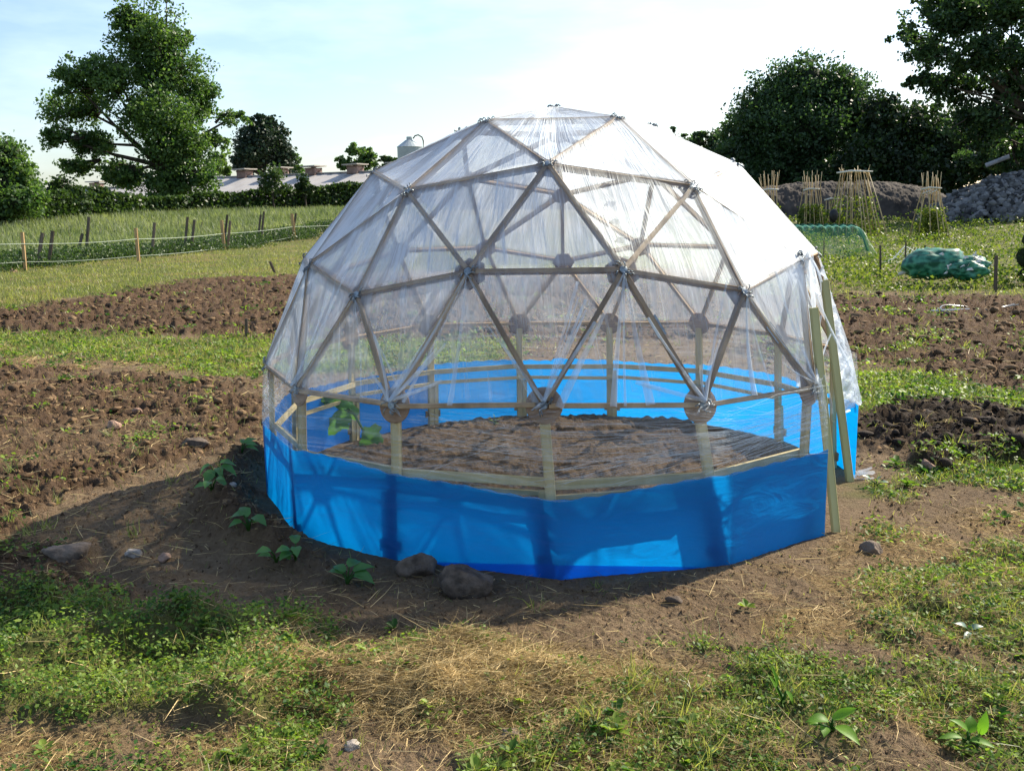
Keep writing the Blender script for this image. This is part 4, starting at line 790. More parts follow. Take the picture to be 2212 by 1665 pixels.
# hedge along the far side of the meadow
hroot = empty('field_hedge', GB(400, 450, 78)); tag(hroot, 'long dark clipped hedge running below the sheds', 'hedge')
HP = [(-500, 505, 400, 64), (0, 462, 412, 66), (100, 458, 418, 70), (200, 456, 422, 74), (320, 455, 424, 78), (430, 452, 424, 80), (520, 448, 418, 82), (620, 444, 413, 84), (720, 441, 403, 86), (800, 438, 393, 88), (1000, 436, 378, 92), (1500, 432, 385, 100), (1750, 432, 392, 105)]
hv = []; cv = []; cf = []
rg = np.random.default_rng(21); SEG = []
for (x0, b0, t0, d0), (x1, b1, t1, d1) in zip(HP[:-1], HP[1:]):
    SEG.append((np.array(AT(x0, b0, d0)), np.array(AT(x1, b1, d1)), AT(x0, t0, d0)[2], AT(x1, t1, d1)[2]))
tot = []
for a, b, ta, tb in SEG:
    n = int(np.linalg.norm((b-a)[:2])*520); f = rg.random(n); base = a+(b-a)*f[:, None]; top = ta+(tb-ta)*f; g0 = height(base[:, 0], base[:, 1])-.1
    u = np.concatenate([rg.random(n//2), 1-0.18*rg.random(n-n//2)**2]); bmp = (fbm(base[:, 0]*.35, base[:, 1]*.35, 81, 3)-.5)*0.95
    dn = unit((CAM-base)*np.array([1, 1, 0])); dep = np.sqrt(np.clip(1-(u-.35)**2, 0.1, 1))*1.1*(0.8+0.4*rg.random(n))
    P_ = base+dn*(dep+rg.normal(0, .18, n)+bmp*.4)[:, None]; P_[:, 2] = g0+(top+bmp*(.5+.2*rg.random(n))-g0)*u+rg.normal(0, .08, n); tot.append(P_)
P_ = np.vstack(tot); old = RNG; RNG = rg
V, F, T = leaves(P_, unit(rg.normal(0, 1, (len(P_), 3))+np.array([0, 0, .3])), rg.uniform(.16, .34, len(P_)), .7, np.clip(fbm(P_[:, 0]*.5, P_[:, 1]*.5, 83, 3)+rg.normal(0, .2, len(P_)), 0, 1)); RNG = old
npmesh('foliage', V, F, M['hedge'], hroot, attrs={'tint': T})
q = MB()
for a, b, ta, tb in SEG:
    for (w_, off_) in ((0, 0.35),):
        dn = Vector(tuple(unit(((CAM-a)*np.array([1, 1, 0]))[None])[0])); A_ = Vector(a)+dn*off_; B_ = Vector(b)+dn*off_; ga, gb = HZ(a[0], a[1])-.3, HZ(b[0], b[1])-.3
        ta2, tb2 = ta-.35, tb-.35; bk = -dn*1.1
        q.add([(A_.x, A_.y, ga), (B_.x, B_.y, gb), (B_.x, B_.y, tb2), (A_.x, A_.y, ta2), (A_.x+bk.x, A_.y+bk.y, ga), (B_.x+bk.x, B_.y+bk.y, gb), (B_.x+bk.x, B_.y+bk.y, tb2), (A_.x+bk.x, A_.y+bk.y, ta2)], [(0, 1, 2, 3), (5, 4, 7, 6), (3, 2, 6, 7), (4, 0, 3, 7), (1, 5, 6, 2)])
q.build('shade_core', M['core'], hroot)  # added dark box in the hedge, stops light and view through it
for k, (px, py, r_, d) in enumerate([(125, 400, 30, 72), (165, 415, 26, 72), (220, 415, 22, 74), (590, 385, 34, 80), (660, 392, 22, 82)]):
    tree('hedge_bush', ['bushy sapling in the hedge left of the ash', 'second bushy clump in the hedge left of the ash', 'third small clump in the hedge just under the ash', 'leafy sapling rising from the hedge under the dark evergreen', 'small leafy clump on the hedge nearest the dome'][k], 'bush', GB(px, 450, d), [LB(px, py, r_, r_*.8, d), LB(px-r_*.4, py+15, r_*.7, r_*.7, d), LB(px+r_*.5, py+18, r_*.6, r_*.6, d)], 1100, 0.26, M['hedge'], 0.08, 30+k, .25, .3, 0, 4, group=None)
# ------------------------------------------------------------------ low sheds and silo
def shed(label, ridgeA, ridgeB, dist_a, dist_b, vents, drop=2.6, half=6.5):
    A_ = Vector(AT(*ridgeA, dist_a)); B_ = Vector(AT(*ridgeB, dist_b)); zr = (A_.z+B_.z)/2; A_.z = B_.z = zr; d = (B_-A_).normalized(); n = Vector((d.y, -d.x, 0))
    if n.dot(Vector(CAM)-A_) < 0: n = -n
    root = empty('poultry_shed', (A_.x, A_.y, HZ(A_.x, A_.y))); tag(root, label, 'shed'); q = MB()
    for s in (1, -1):
        e = n*half*s; z_ = Vector((0, 0, -drop)); m_ = 60; 
        for k in range(m_):                   # profiled sheets
            f0, f1 = k/m_, (k+1)/m_; p0, p1 = A_.lerp(B_, f0), A_.lerp(B_, f1); h = Vector((0, 0, .03*(k % 2)))
            q.add([p0+h, p1+h, p1+e+z_+h, p0+e+z_+h, p0+h-Vector((0, 0, .08)), p1+h-Vector((0, 0, .08)), p1+e+z_+h-Vector((0, 0, .08)), p0+e+z_+h-Vector((0, 0, .08))], [(0, 1, 2, 3), (7, 6, 5, 4), (3, 2, 6, 7), (0, 3, 7, 4), (1, 5, 6, 2)])
    q.box(A_+Vector((0, 0, .06)), B_+Vector((0, 0, .06)), .5, .1, (0, 0, 1)); q.build('roof', M['roof'], root)
    q = MB(); gz_ = HZ(A_.x, A_.y)-1.5
    for s in (1, -1):
        e = n*(half-.4)*s; q.add([A_+e+Vector((0, 0, gz_-A_.z)), B_+e+Vector((0, 0, gz_-B_.z)), B_+e+Vector((0, 0, -drop)), A_+e+Vector((0, 0, -drop)), A_+e*.96+Vector((0, 0, gz_-A_.z)), B_+e*.96+Vector((0, 0, gz_-B_.z)), B_+e*.96+Vector((0, 0, -drop)), A_+e*.96+Vector((0, 0, -drop))], [(0, 1, 2, 3), (7, 6, 5, 4), (1, 5, 6, 2), (0, 3, 7, 4)])
    q.build('wall', M['shedwall'], root)
    for px in vents:
        best = min(np.linspace(0, 1, 400), key=lambda f: abs(proj_x(A_.lerp(B_, f))-px)); c = A_.lerp(B_, best)
        q = MB(); q.box(c-d*.6+Vector((0, 0, .2)), c+d*.6+Vector((0, 0, .2)), 1.2, .75, (0, 0, 1)); vb = q.build('roof_vent', M['brick'], root)
        q = MB(); q.box(c-d*.9+Vector((0, 0, .70)), c+d*.9+Vector((0, 0, .74)), 1.8, .12, (0, 0, 1)); q.box(c-d*.2+Vector((0, 0, .6)), c+d*.2+Vector((0, 0, .6)), .3, .2, (0, 0, 1)); q.build('vent_cap', M['ventcap'], vb)
    return A_, B_
def proj_x(p):
    v = np.array(p)-CAM; return W0/2+FPX*(v@Rv)/(v@Fv)
shed('nearer low shed with pale roof and brick vents seen over the hedge', (300, 395), (930, 362), 118, 92, (529, 606, 677, 768, 860), 2.3, 7)
shed('farther low shed with pale roof half hidden behind the ash', (-150, 424), (470, 392), 138, 118, (-40, 130, 210, 330, 430), 2.3, 7)
c = Vector(AT(885, 340, 128)); sroot = empty('feed_silo', (c.x, c.y, HZ(c.x, c.y))); tag(sroot, 'grey metal feed silo with cone top beside the dome edge', 'silo'); s_ = 128/FPX
q = MB(); q.tube([(c.x, c.y, HZ(c.x, c.y)), (c.x, c.y, AT(885, 318, 128)[2])], 26*s_, 20); q.build('drum', M['silo'], sroot)
q = MB(); q.tube([(c.x, c.y, AT(885, 318, 128)[2]-.02), (c.x, c.y, AT(885, 303, 128)[2])], [27.5*s_, 8*s_], 20); q.tube([(c.x, c.y, AT(885, 303, 128)[2]-.05), (c.x, c.y, AT(885, 296, 128)[2])], 6*s_, 12); q.build('cone_lid', M['silo'], sroot)
q = MB(); q.tube([AT(*p, 128) for p in ((892, 300), (896, 294), (903, 292), (911, 297), (914, 305), (914, 330))], .09, 6); q.build('filler_pipe', M['oldwood'], sroot)
# ------------------------------------------------------------------ fence of light stakes and rope, old posts behind
froot = empty('rope_fence', tuple(G(295, 567))); tag(froot, 'line of four pale stakes strung with two ropes at the meadow edge', 'fence')
ST = [(-205, 512, 604), (50, 502, 585), (295, 493, 567), (480, 476, 540), (632, 462, 525), (800, 452, 508)]; tops = []
for x_, t_, b_ in ST:
    b = Vector(G(x_+5, b_)); dd = math.hypot(b.x-CAM[0], b.y-CAM[1]); t = Vector(AT(x_-2, t_, dd)); tops.append((b, t))
    if x_ < -300: continue
    q = MB(); b.z = HZ(b.x, b.y)-.2; q.box(b, t, .09*dd/32, .08, (0, -1, 0)); q.build('post', M['fencewood'], froot)
for ys, r_, nm in (((519, 527, 516.5, 505, 490, 481), .009, 'rope'), ((606*.5+552*.5-10, 566, 553, 535, 512, 495), .006, 'rope')):
    pts = []
    for (b, t), (x_, _, _), y_ in zip(tops, ST, ys): dd = math.hypot(b.x-CAM[0], b.y-CAM[1]); pts.append(Vector(AT(x_, y_, dd-.06)))
    full = []
    for a, b in zip(pts[:-1], pts[1:]):
        for k in range(6): f = k/6; full.append(a.lerp(b, f)-Vector((0, 0, .05*4*f*(1-f))))
    q = MB(); q.tube(full+[pts[-1]], r_, 5); q.build(nm, M['rope'], froot, True)
OLD = [(91, 503, 528, 34, 'short dark old post, leftmost behind the rope fence'), (113, 499, 533, 34, 'dark leaning old post just right of the leftmost one'), (191, 469, 519, 40, 'tallest dark old post, leaning, between the first two pale stakes'), (177, 505, 522, 40, 'stub of old post at the foot of the tallest leaning post'), (333, 481, 526, 39, 'grey square old post alone right of the second pale stake'),
       (404, 469, 515, 42, 'leaning grey old post left of a shorter upright one'), (419, 475, 512, 42, 'short upright old post beside the leaning grey one'), (490, 464, 498, 47, 'stout old post behind the third pale stake'), (496, 477, 519, 44, 'thin old post in front of the stout one by the third stake'), (569, 457, 498, 50, 'taller of the two paired old posts before the fourth stake'), (562, 464, 500, 50, 'shorter of the two paired old posts before the fourth stake'), (638, 461, 490, 55, 'old post right behind the fourth pale stake'), (436, 480, 495, 60, 'tiny far post out in the meadow grass')]
for x_, t_, b_, d, lab in OLD:
    b = Vector(AT(x_-3, b_, d)); t = Vector(AT(x_+1, t_, d)); gz_ = HZ(b.x, b.y)-.2; dr = (t-b); b = b+dr*((gz_-b.z)/dr.z)
    q = MB(); q.box(b, t, .10 if x_ != 436 else .06, .09, (0.3, -1, 0)); tag(q.build('old_post', M['oldwood']), lab, 'fence post', 'old posts behind the rope fence')
def stake(x_, y0, y1, lab, w=.03, lean=0, m_='oldwood', cat='stake', group=None, name='garden_stake'):
    b = Vector(G(x_, y1)); dd = math.hypot(b.x-CAM[0], b.y-CAM[1]); b.z = HZ(b.x, b.y)-.08; t = Vector(AT(x_-lean, y0, dd)); q = MB(); q.box(b, t, w, w*.8, (0, -1, 0)); return tag(q.build(name, M[m_]), lab, cat, group)
stake(597, 565, 592, 'dark stick leaning left on the grass near the dome edge', .06, 14)
stake(532, 688, 733, 'thin grey stake at the edge of the dug bed left of the dome', .035)
stake(2149, 552, 632, 'wooden stake standing right of the green bundle', .05, -2)
stake(1901, 530, 607, 'thin stake left of the white netting', .035, group='thin stakes among the vegetables'); stake(1954, 522, 590, 'thin stake holding the middle of the white netting', .03, -2, group='thin stakes among the vegetables')
stake(1998, 530, 578, 'thin stake at the right end of the white netting', .03, 1, group='thin stakes among the vegetables'); stake(1779, 520, 590, 'thin dark stake in front of the green net tunnel', .02, group='thin stakes among the vegetables')
# ------------------------------------------------------------------ cane frames for beans
def canes(label, px0, px1, top, base, dist, tie, n, spread, depth=.35, tiew=.05, seed=1, second=None):
    rg_ = random.Random(seed); c = AT((px0+px1)/2, base, dist); root = empty('bean_frame', (c[0], c[1], HZ(c[0], c[1]))); tag(root, label, 'cane frame')
    gz_ = HZ(c[0], c[1]); s = dist/FPX; zt = lambda y: AT((px0+px1)/2, y, dist)[2]
    for k in range(n):
        f = (k//2)/max(1, (n//2-1)); side = 1 if k % 2 else -1
        xt = px0+(px1-px0)*f+rg_.uniform(-3, 3); xb = (px0+px1)/2+(xt-(px0+px1)/2)*spread+rg_.uniform(-4, 4)
        t = Vector(AT(xt, top+rg_.uniform(-6, 14), dist)); xm = xt+(xb-xt)*.22-(xt-(px0+px1)/2)*0.25; mid = Vector(AT(xm, tie, dist)); b = Vector(AT(xb, base, dist)); b.z = gz_-.1
        nv = Vector((0, 1, 0)); t += nv*side*.12*-1; b += nv*side*depth
        q = MB(); q.tube([b, b.lerp(mid, .5)+nv*side*depth*.1, mid, t], [.022, .021, .018, .012], 5); q.build('cane', M['cane'], root, True)
    q = MB(); e = tiew; A_, B_ = Vector(AT(px0-e, tie+3, dist-.1)), Vector(AT(px1+e, tie, dist-.1)); q.tube([A_, A_.lerp(B_, .4)+Vector((0, 0, .06)), B_], [.035, .045, .03], 6); q.build('tie_bar', M['palewood'], root, True)
    if second:
        q = MB(); q.tube([AT(px0-2, tie+12, dist-.15), AT((px0+px1)/2, tie+4, dist-.15)], .022, 5); q.tube([AT((px0+px1)/2-8, tie+14, dist-.15), AT(px1-4, tie+3, dist-.15)], .02, 5); q.build('tie_bar', M['palewood'], root, True)
    # bean leaves twining up the lower half
    rg2 = np.random.default_rng(seed); n2 = 1900 if n < 16 else 1500; f = rg2.random(n2)**1.6*.62; x_ = (px0+px1)/2+(rg2.random(n2)-.5)*(px1-px0)*(1+(spread-1)*(1-f))*1.05
    global RNG; old = RNG; RNG = rg2; P_ = np.array([AT(a, base+(tie-base)*b, dist) for a, b in zip(x_, f)])+rg2.normal(0, .12, (n2, 3))*np.array([.6, 1.6, .6])
    V, F, T = leaves(P_, unit(rg2.normal(0, 1, (n2, 3))), rg2.uniform(.07, .15, n2), .7); RNG = old; npmesh('bean_leaves', V, F, M['weed2'], root, attrs={'tint': T})
canes('small cane frame with white tie, half cut off by the dome shoulder', 1642, 1682, 374, 500, 46, 410, 12, 1.1, seed=1)
canes('narrow cane frame with white tie, between the dome and the widest frame', 1734, 1770, 374, 500, 46, 409, 12, 1.6, seed=2)
canes('widest bean frame with many canes under a long white pole', 1815, 1876, 362, 510, 44, 371, 22, 1.9, .8, 9, seed=3)
canes('isolated cane frame with crossed ties beside the rubble heap', 1994, 2028, 372, 520, 42, 407, 12, 1.9, .5, 6, seed=4, second=True)
canes('faint low cane row behind the narrow frame', 1780, 1815, 420, 500, 48, 430, 8, 1.3, .3, 0, seed=5)
c = Vector(AT(1799, 470, 43)); q = MB(); V, F = lump(np.array([[c.x, c.y, c.z+.12]]), np.array([.19]), 1.9); o = npmesh('dark_bag', V, F, M['dark'], smooth=True); tag(o, 'small dark bag hanging left of the widest bean frame', 'bag')
# ------------------------------------------------------------------ earth bank and rubble heap
def mound(name, label, cat, px0, px1, top, base, dist, depth, mat_, seed, n=(90, 40), rough=.25, shape=None, zt=0):
    A_ = AT(px0, base, dist); B_ = AT(px1, base, dist); H_ = AT((px0+px1)/2, top, dist)[2]; g0 = HZ((A_[0]+B_[0])/2, (A_[1]+B_[1])/2)
    u, v = np.meshgrid(np.linspace(0, 1, n[0]), np.linspace(-1, 1, n[1])); prof = shape(u) if shape else np.clip(np.sin(PI*u), 0, 1)**.16
    X = A_[0]+(B_[0]-A_[0])*u; Y = A_[1]+(B_[1]-A_[1])*u+v*depth; Z = g0-.3+(H_-g0+.3)*prof*np.clip(1-v*v, 0, 1)**.8; nn = fbm(X*.9+seed, Y*.9, seed, 5, .6)-.5; Z = Z+(nn*rough+(fbm(X*3.1, Y*3.1, seed+9, 4, .65)-.5)*.16)*(H_-g0)*prof
    i = np.arange(X.size).reshape(X.shape); F = np.stack([i[:-1, :-1], i[:-1, 1:], i[1:, 1:], i[1:, :-1]], -1).reshape(-1, 4)
    return X, Y, Z, F, tag(npmesh(name, np.stack([X.ravel(), Y.ravel(), Z.ravel()], 1), F, mat_, smooth=True), label, cat)
mound('earth_bank', 'long bank of bare grey brown earth behind the cane frames', 'earth bank', 1560, 2040, 394, 478, 60, 3.2, M['bank'], 91, (420, 90), .09)
hz = GB(2150, 470, 56); rh = empty('rubble_heap', hz); tag(rh, 'large heap of pale grey rubble at the right edge below the trees', 'rubble heap')
n = 6500; rg = np.random.default_rng(92); c = np.array(hz); Htop = AT(2160, 366, 56)[2]-c[2]; rad = 4.3
rr = np.sqrt(rg.random(n))*rad; th = rg.random(n)*2*PI; X = c[0]+.6+rr*np.cos(th); Y = c[1]+rr*np.sin(th)*.8; Z = c[2]+Htop*np.clip(1-rr/rad, 0, 1)**.85+(fbm(X*.7, Y*.7, 95, 3)-.5)*.7*(1-rr/rad)
old = RNG; RNG = rg; V, F = lump(np.stack([X, Y, Z], 1), rg.random(n)**3*.18+.05, .8, IV1, IF1, .9, .2); RNG = old; npmesh('rubble_stones', V, F, M['rubble'], rh, attrs={'tint': np.repeat(rg.random(n), len(IV1))})
bm_ = np.linspace(0, 2*PI, 40, endpoint=False); q = MB(); ringz = [(1.0, -.2), (.75, .2), (.5, .42), (.25, .66), (.05, .9)]
q.add([(c[0]+.6+math.cos(a)*rad*f, c[1]+math.sin(a)*rad*f*.8, c[2]+Htop*h) for f, h in ringz for a in bm_], [(j*40+k, j*40+(k+1) % 40, (j+1)*40+(k+1) % 40, (j+1)*40+k) for j in range(4) for k in range(40)]); q.build('rubble_core', M['bank'], rh)
q = MB(); q.tube([AT(2128, 358, 57), AT(2180, 338, 57)], .11, 8); tag(q.build('pale_pole', M['pole']), 'pale pole lying aslant above the rubble heap', 'pole')
# ------------------------------------------------------------------ green bundle, netting tunnel, white net, hoses
b0 = Vector(G(2040, 603)); gz_ = HZ(b0.x, b0.y); s = 20.5/FPX; gb = empty('net_bundle', (b0.x, b0.y, gz_)); tag(gb, 'crumpled bundle of green netting lying beyond the dug plot', 'netting')
def blob(nm, cx, cy, rx, rz, ry, seed, mat_, amp=.25, parent=None, tilt=0):
    V, F = ico(4); rg_ = np.random.default_rng(seed); p = Vector(AT(cx, cy, 20.3)); f = 1+(fbm(V[:, 0]*1.6+seed, V[:, 2]*1.6+V[:, 1], seed, 3)-.5)*amp*2+(np.abs(fbm(V[:, 0]*5+seed, V[:, 2]*4-V[:, 1]*5, seed+5, 3)-.5))*amp*1.1; V = V*f[:, None]
    X = V*np.array([rx*s, ry*s, rz*s]); cth, sth = math.cos(tilt), math.sin(tilt); X = np.stack([X[:, 0]*cth-X[:, 2]*sth, X[:, 1], X[:, 0]*sth+X[:, 2]*cth], 1)+np.array(p); X[:, 2] = np.maximum(X[:, 2], HZ(p.x, p.y)-.02)
    return npmesh(nm, X, F, mat_, parent, False, {'tint': rg_.random(len(V)).round()*.6+.2*rg_.random(len(V))})
blob('rolled_net', 2018, 570, 58, 31, 34, 61, M['netgreen'], .22, gb, .05); blob('loose_net', 2080, 580, 42, 20, 30, 64, M['netgreen'], .5, gb, -.05)
q = MB(); 
for k in range(14):
    p = Vector(AT(random.uniform(2030, 2118), random.uniform(550, 592), 20.3-random.uniform(.25, .36))); d = Vector((random.uniform(-.12, .12), -.02, random.uniform(-.04, .08))); w_ = Vector((0.01, 0, random.uniform(.008, .02))); q.add([p-w_, p+d*.5-w_*1.3+Vector((0, -.03, .02)), p+d, p+d*.5+w_+Vector((0, -.03, .03)), p+w_], [(0, 1, 2, 3, 4)])
q.build('white_highlights', M['white'], gb)  # thin white slips standing in for highlights on the crumpled net
q = MB(); q.tube([AT(1940, 593, 20.2), AT(1958, 586, 20.2)], .035, 7); tag(q.build('timber_offcut', M['palewood']), 'short pale timber end left of the green bundle', 'timber')
# hooped net tunnel
ta, tb = Vector(G(1700, 552)), Vector(G(1872, 558)); dist_ = math.hypot(tb.x-CAM[0], tb.y-CAM[1]); troot = empty('net_tunnel', tuple(ta)); tag(troot, 'low tunnel of pale green netting next to the dome edge', 'net tunnel')
Ht = AT(1780, 492, dist_)[2]; nI, nJ = 60, 16; P_ = []; op = []
for i in range(nI+1):
    f = i/nI; endf = 1-max(0, (f-.82)/.18)**2; c = ta.lerp(tb, f)
    for j in range(nJ+1):
        a_ = PI*j/nJ; P_.append((c.x, c.y-math.cos(a_)*1.0, HZ(c.x, c.y)-.05+(Ht+.1)*math.sin(a_)**.7*(.25+.75*endf)+.02*math.sin(i*1.1))); op.append(.08+.22*float(vn(i*.35, j*.8, 3))+(.5 if 7 <= j <= 8 else 0))
npmesh('netting', P_, [(i*(nJ+1)+j, (i+1)*(nJ+1)+j, (i+1)*(nJ+1)+j+1, i*(nJ+1)+j+1) for i in range(nI) for j in range(nJ)], M['net'], troot, True, {'opac': op})
q = MB(); r0 = [Vector(P_[i*(nJ+1)+8])+Vector((0, 0, .015)) for i in range(0, nI+1, 3)]; q.tube(r0, .022, 5); q.build('edge_cord', M['netgreen'], troot, True)
nroot = empty('white_net', tuple(G(1960, 570))); tag(nroot, 'sagging white netting strung between thin stakes', 'netting'); q = MB()
A_, B_, C_ = [Vector(AT(*p)) for p in ((1905, 568, 27), (1954, 532, 28), (1998, 536, 29))]; D2 = Vector(AT(2000, 572, 26.5))
for k in range(8):
    f = k/7; p0 = A_.lerp(B_, f); p1 = C_.lerp(D2, f*.9); q.tube([p0, p0.lerp(p1, .5)-Vector((0, 0, .22+.1*math.sin(k))), p1], .006, 4); g_ = A_.lerp(D2, f)
    q.tube([B_.lerp(C_, f), B_.lerp(C_, f).lerp(g_, .5)-Vector((0, 0, .15)), g_], .005, 4)
q.tube([A_, A_.lerp(B_, .5)-Vector((0, 0, .1)), B_, B_.lerp(C_, .5)-Vector((0, 0, .12)), C_], .016, 5); q.build('mesh_strands', M['rope'], nroot)
hc = Vector(G(2085, 678)); hz_ = HZ(hc.x, hc.y)+.03; hr = empty('hose_coil', (hc.x, hc.y, hz_)); tag(hr, 'loops of black plastic pipe left on the dug soil', 'hose')
for k in range(4):
    q = MB(); a = .42+.05*k; pts = [(hc.x+.10*k+a*math.cos(t_)*(1.1), hc.y+.5*math.sin(t_)*(.7+.1*k), hz_+.05*k*.4+.05*math.sin(t_*2+k)) for t_ in np.linspace(.6+k*.2, 5.4+k*.15, 28)]
    e = Vector(pts[-1]); pts = [Vector(pts[0])+Vector((.55-.1*k, .25, .05)), Vector(pts[0])+Vector((.25, .1, .03))]+pts+[e+Vector((.35, -.12*k, .0)), e+Vector((.8, -.15*k, -.01))]
    q.tube(pts, .011, 6); q.build('pipe_loop', M['hose'], hr, True)
q = MB(); p = Vector(G(2010, 679)); q.tube([p+Vector((0, 0, .05)), p+Vector((.55, .05, .06))], .012, 6); tag(q.build('white_rod', M['white']), 'thin white rod lying left of the black pipe loops', 'rod')
# ------------------------------------------------------------------ stones
def rock(px, py, size, lab, m_='rock', sq=.75, seed=0, asp=1.0):
    global RNG; old = RNG; RNG = np.random.default_rng(seed); V, F = ico(4); p = G(px, py); z = HZ(p[0], p[1]); n_ = (fbm(V[:, 0]*1.3+seed, V[:, 1]*1.3+V[:, 2]*.7, seed, 4, .6)-.5)*.8
    pl = unit(RNG.normal(size=(9, 3))); cut = RNG.uniform(.5, .85, 9); dt = V@pl.T; sc_ = np.min(np.where(dt > .05, cut/np.maximum(dt, .05), 9), axis=1); V = V*np.minimum(sc_, 1.0)[:, None]*(1+n_*.5+(fbm(V[:, 0]*7+seed, V[:, 1]*7+V[:, 2]*5, seed+3, 3)-.5)*.16)[:, None]
    V = V*size*np.array([asp, 1, sq])+np.array([p[0], p[1], z+size*sq*.30]); RNG = old; o = npmesh('stone', V, F, M[m_], smooth=False); return tag(o, lab, 'stone')
rock(1000, 1268, .115, 'large angular grey brown stone against the front of the skirt', 'rock', .75, 1, 1.25); rock(898, 1232, .09, 'rounded dark earth-covered stone left of the large angular one', 'rock', .8, 2)
rock(145, 1205, .125, 'biggest brown stone in the shade at lower left', 'rock', .6, 3, 1.1); rock(288, 1197, .038, 'small pale grey stone in the shade', 'palerock', .8, 4); rock(354, 1207, .034, 'small brownish pale stone just right of the grey one', 'rosyrock', .8, 5)
rock(246, 925, .06, 'pinkish stone on the dug ground at left', 'rosyrock', .75, 6); rock(296, 893, .04, 'smaller pinkish stone behind the bigger pink one', 'rosyrock', .8, 7); rock(420, 965, .085, 'dark flattened clod-like stone left of the dome', 'rock', .55, 8, 1.3)
rock(503, 1100, .030, 'little grey stone among the squash seedlings', 'palerock', .8, 9); rock(1882, 1192, .055, 'brown half-buried stone right of the door post', 'rock', .7, 10); rock(2005, 1018, .055, 'reddish brown stone at the foot of the black compost', 'rosyrock', .95, 11)
rock(1455, 1298, .04, 'flat stone in the grass in front of the skirt', 'rock', .6, 12); rock(765, 1618, .03, 'small grey stone in the straw at the bottom left of centre', 'palerock', .7, 13); rock(1100, 1600, .04, 'brown stone below the straw heap', 'rock', .7, 14); rock(30, 588, .12, 'pinkish stone lying by the fence at far left', 'rosyrock', .7, 15)
# ------------------------------------------------------------------ plants
def leafblade(q, T, base, d, up, ln, wd, curl=.3, tip=1.0, n=7, fold=.18, lobed=0.0):
    base = Vector(base); d = Vector(d).normalized(); s_ = d.cross(Vector(up)).normalized(); u_ = s_.cross(d); V = []
    for i in range(n+1):
        f = i/n; w = wd*(math.sin(PI*min(1, f*1.02+.03)**.8))**.8*(1+lobed*math.sin(f*17)); c = base+d*ln*f+u_*(ln*curl*(f-f*f*1.9)); V += [c-s_*w/2+u_*w*fold, c, c+s_*w/2+u_*w*fold]
    q.add(V, [(i*3+k, i*3+k+1, i*3+k+4, i*3+k+3) for i in range(n) for k in range(2)]); T += [random.random()*.3+.35]*len(V)
def plant(name, lab, px, py, spec, m_, stem_m='squash', seed=0, z=None, cat='plant', sc=0.62):
    spec = [tuple(v*sc for v in t[:5])+tuple(t[5:]) for t in spec]
    random.seed(seed); p = G(px, py); z = HZ(p[0], p[1]); root = empty(name, (p[0], p[1], z)); tag(root, lab, cat); st = MB()
    for (dx, dy, dz, ln, wd, ax, ay, az_, curl, lob) in spec:
        b = Vector((p[0]+dx, p[1]+dy, z+dz)); q = MB(); T = []; leafblade(q, T, b, (ax, ay, az_), (0.1, -.3, 1), ln, wd, curl, n=9, lobed=lob)
        npmesh('leaf', q.v, q.f, M[m_], root, True, {'tint': T}); st.tube([(p[0], p[1], z-.01), (p[0]+dx*.4, p[1]+dy*.4, z+dz*.6), b], [.005, .004, .003], 5)
    st.build('stem', M[stem_m] if False else M['weed'], root, True); return root
def seedling(px, py, lab, s, seed, wilt=.4, n=4):
    r_ = random.Random(seed); sp = []
    for k in range(n):
        a = r_.random()*2*PI; sp.append((math.cos(a)*.035*s, math.sin(a)*.03*s, r_.uniform(.04, .09)*s, r_.uniform(.07, .11)*s, r_.uniform(.05, .07)*s, math.cos(a), math.sin(a)*.7-.2, r_.uniform(-wilt, .45), .25, .10))
    plant('squash_seedling', lab, px, py, sp, 'squash', seed=seed, sc=0.85)
seedling(470, 1085, 'upper wilted squash seedling in the shade left of the skirt', 1.1, 1, .7, 5); seedling(462, 1112, 'pale wilted seedling directly below the upper one', .9, 2, .8, 4); seedling(525, 1030, 'green seedling hugging the left edge of the skirt', .9, 3, .3, 4)
seedling(540, 1190, 'spreading seedling left of the first front post', 1.0, 4, .3, 5); seedling(598, 1228, 'low seedling in front of the first front post', .85, 5, .3, 4); seedling(640, 1225, 'upright seedling right of the first front post', 1.0, 6, .1, 4); seedling(750, 1262, 'dark green seedling near the skirt left of the stones', 1.1, 7, .2, 6)
plant('broad_leaf_weed', 'bright green broad leaved weed at the bottom right of centre', 1795, 1612, [(-.02, 0, .05, .11, .06, -1, -.2, .25, .3, 0), (.0, .0, .06, .13, .065, .8, -.2, .45, -.1, 0), (.01, -.02, .03, .14, .07, .75, -1, -.10, .2, 0), (-.04, -.02, .03, .07, .05, -.3, -1, -.1, .2, 0), (-.07, -.01, .04, .045, .045, -1, 0, .1, .2, .1)], 'dock', seed=11)
plant('broad_leaf_weed', 'bright green weed with spread leaves in the bottom right corner', 2090, 1598, [(-.03, 0, .03, .12, .04, -1, -.1, .15, .2, 0), (0, -.02, .03, .12, .045, 1, -.5, .0, .2, 0), (0, .01, .06, .10, .045, -.7, .1, .6, .2, 0), (.07, .03, .03, .12, .05, .25, .1, 1, .15, 0), (.02, .03, .04, .09, .06, .2, .4, .5, .2, 0)], 'dock', seed=12)
plant('tall_leaf_weed', 'upright weed with narrow folded leaves near the bottom', 1690, 1560, [(-.03, .01, .10, .12, .028, -.25, 0, 1, .1, 0), (0, 0, .02, .17, .03, -.5, .1, 1, .05, 0), (.01, 0, .08, .08, .035, .35, -.1, -.5, .2, 0)], 'dock', seed=13)
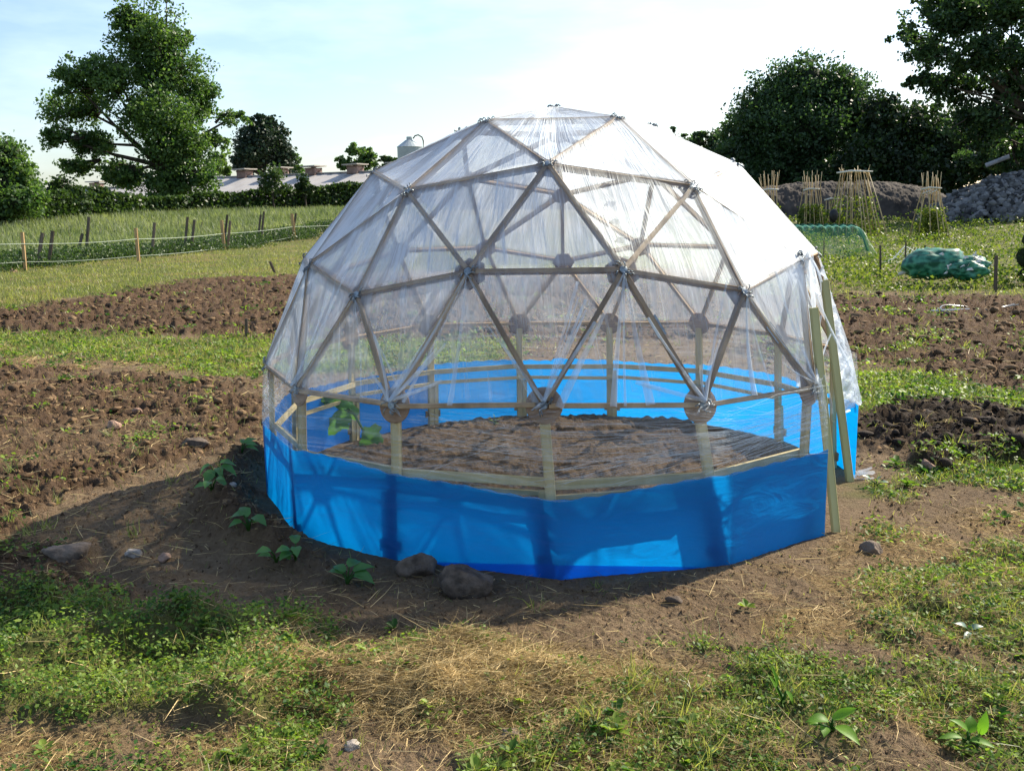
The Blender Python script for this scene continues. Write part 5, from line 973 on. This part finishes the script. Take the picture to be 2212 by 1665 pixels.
plant('grey_leaf_weed', 'wilted grey green broad leaf plant on the grass at right', 2095, 1362, [(-.02, 0, .03, .09, .05, -.7, -.1, .6, .3, 0), (0, 0, .03, .08, .045, .9, 0, .4, .3, 0), (-.01, -.02, .02, .10, .035, -.7, -.8, .0, .2, 0), (0, -.02, .02, .09, .04, .7, -1, -.1, .2, 0)], 'greyleaf', seed=14)
plant('white_leaf_weed', 'pale crinkled leaf in the tuft at the foot of the far door post', 1892, 1050, [(0, 0, .04, .08, .05, .3, -.3, .6, .2, .1), (-.05, 0, .05, .10, .05, -.6, -.1, .5, .2, .1), (.04, 0, .03, .07, .04, .9, -.2, .2, .2, .1)], 'greyleaf', seed=15)
plant('young_weed', 'small pale green weed right of the straw heap', 1480, 1545, [(-.02, 0, .04, .05, .02, -1, 0, .5, .2, .1), (.02, 0, .05, .05, .02, 1, 0, .5, .2, .1), (0, 0, .09, .05, .02, -.3, -.2, 1, .2, .1), (.01, -.01, .03, .06, .02, .6, -.8, .2, .2, .1), (-.01, 0, .07, .05, .018, -.8, -.3, .4, .2, .1)], 'weed', seed=16)
# courgette plant inside the dome on the left
pp = G(790, 968); zz_ = HZ(pp[0], pp[1]); proot = empty('squash_plant', (pp[0], pp[1], zz_)); tag(proot, 'big leaved squash plant growing inside the dome at left', 'plant'); st = MB(); dpp = math.hypot(pp[0]-CAM[0], pp[1]-CAM[1]); random.seed(5)
def vine(pts, r_): st.tube([Vector(AT(x, y, dpp+d)) for x, y, d in pts], r_, 6)
vine([(788, 975, 0), (785, 930, 0), (765, 895, .02), (750, 880, .03)], .009); vine([(788, 975, 0), (792, 950, 0), (800, 940, 0)], .007); vine([(765, 895, 0), (735, 880, .05), (712, 868, .05)], .006); vine([(785, 940, 0), (815, 955, -.02), (822, 975, -.03)], .006)
for (x, y, rx, ry, tl) in ((722, 870, 34, 17, -.2), (752, 892, 22, 22, .2), (730, 915, 30, 24, .5), (800, 950, 24, 30, -.3), (806, 930, 18, 12, .4), (825, 980, 20, 12, 0), (700, 862, 20, 14, .1)):
    c = Vector(AT(x, y, dpp+random.uniform(-.05, .08))); s = dpp/FPX; V = [c-Vector((0, .01, 0))]; n = 30
    for k in range(n):
        a = 2*PI*k/n; r_ = (1+.16*math.cos(5*a+tl)+.06*math.sin(13*a))*(1-.35*math.exp(-((a-PI*1.5)/.3)**2)); X, Z = math.cos(a)*rx*s*r_, math.sin(a)*ry*s*r_
        V.append(c+Vector((X*math.cos(tl)-Z*math.sin(tl), .02*math.sin(3*a)+.5*abs(Z), X*math.sin(tl)+Z*math.cos(tl))))
    me_ = npmesh('leaf', V, [(0, 1+k, 1+(k+1) % n) for k in range(n)], M['squash'], proot, True, {'tint': [random.uniform(.2, .9)]*len(V)})
st.build('stem', M['squash'], proot, True)
for (x, y, lab) in ((1068, 928, 'tiny seedling on the bare soil inside the dome'), (990, 895, 'second tiny seedling near the back skirt inside the dome')):
    plant('young_plant', lab, x, y, [(-.02, 0, .06, .05, .018, -1, 0, .4, .2, 0), (.02, 0, .07, .05, .018, 1, 0, .4, .2, 0), (0, 0, .10, .05, .018, -.2, -.2, 1, .2, 0), (.01, 0, .03, .05, .02, .8, -.5, .1, .2, 0)], 'weed', seed=20)
# long pale straws and stalks on the heap and in the grass near the camera
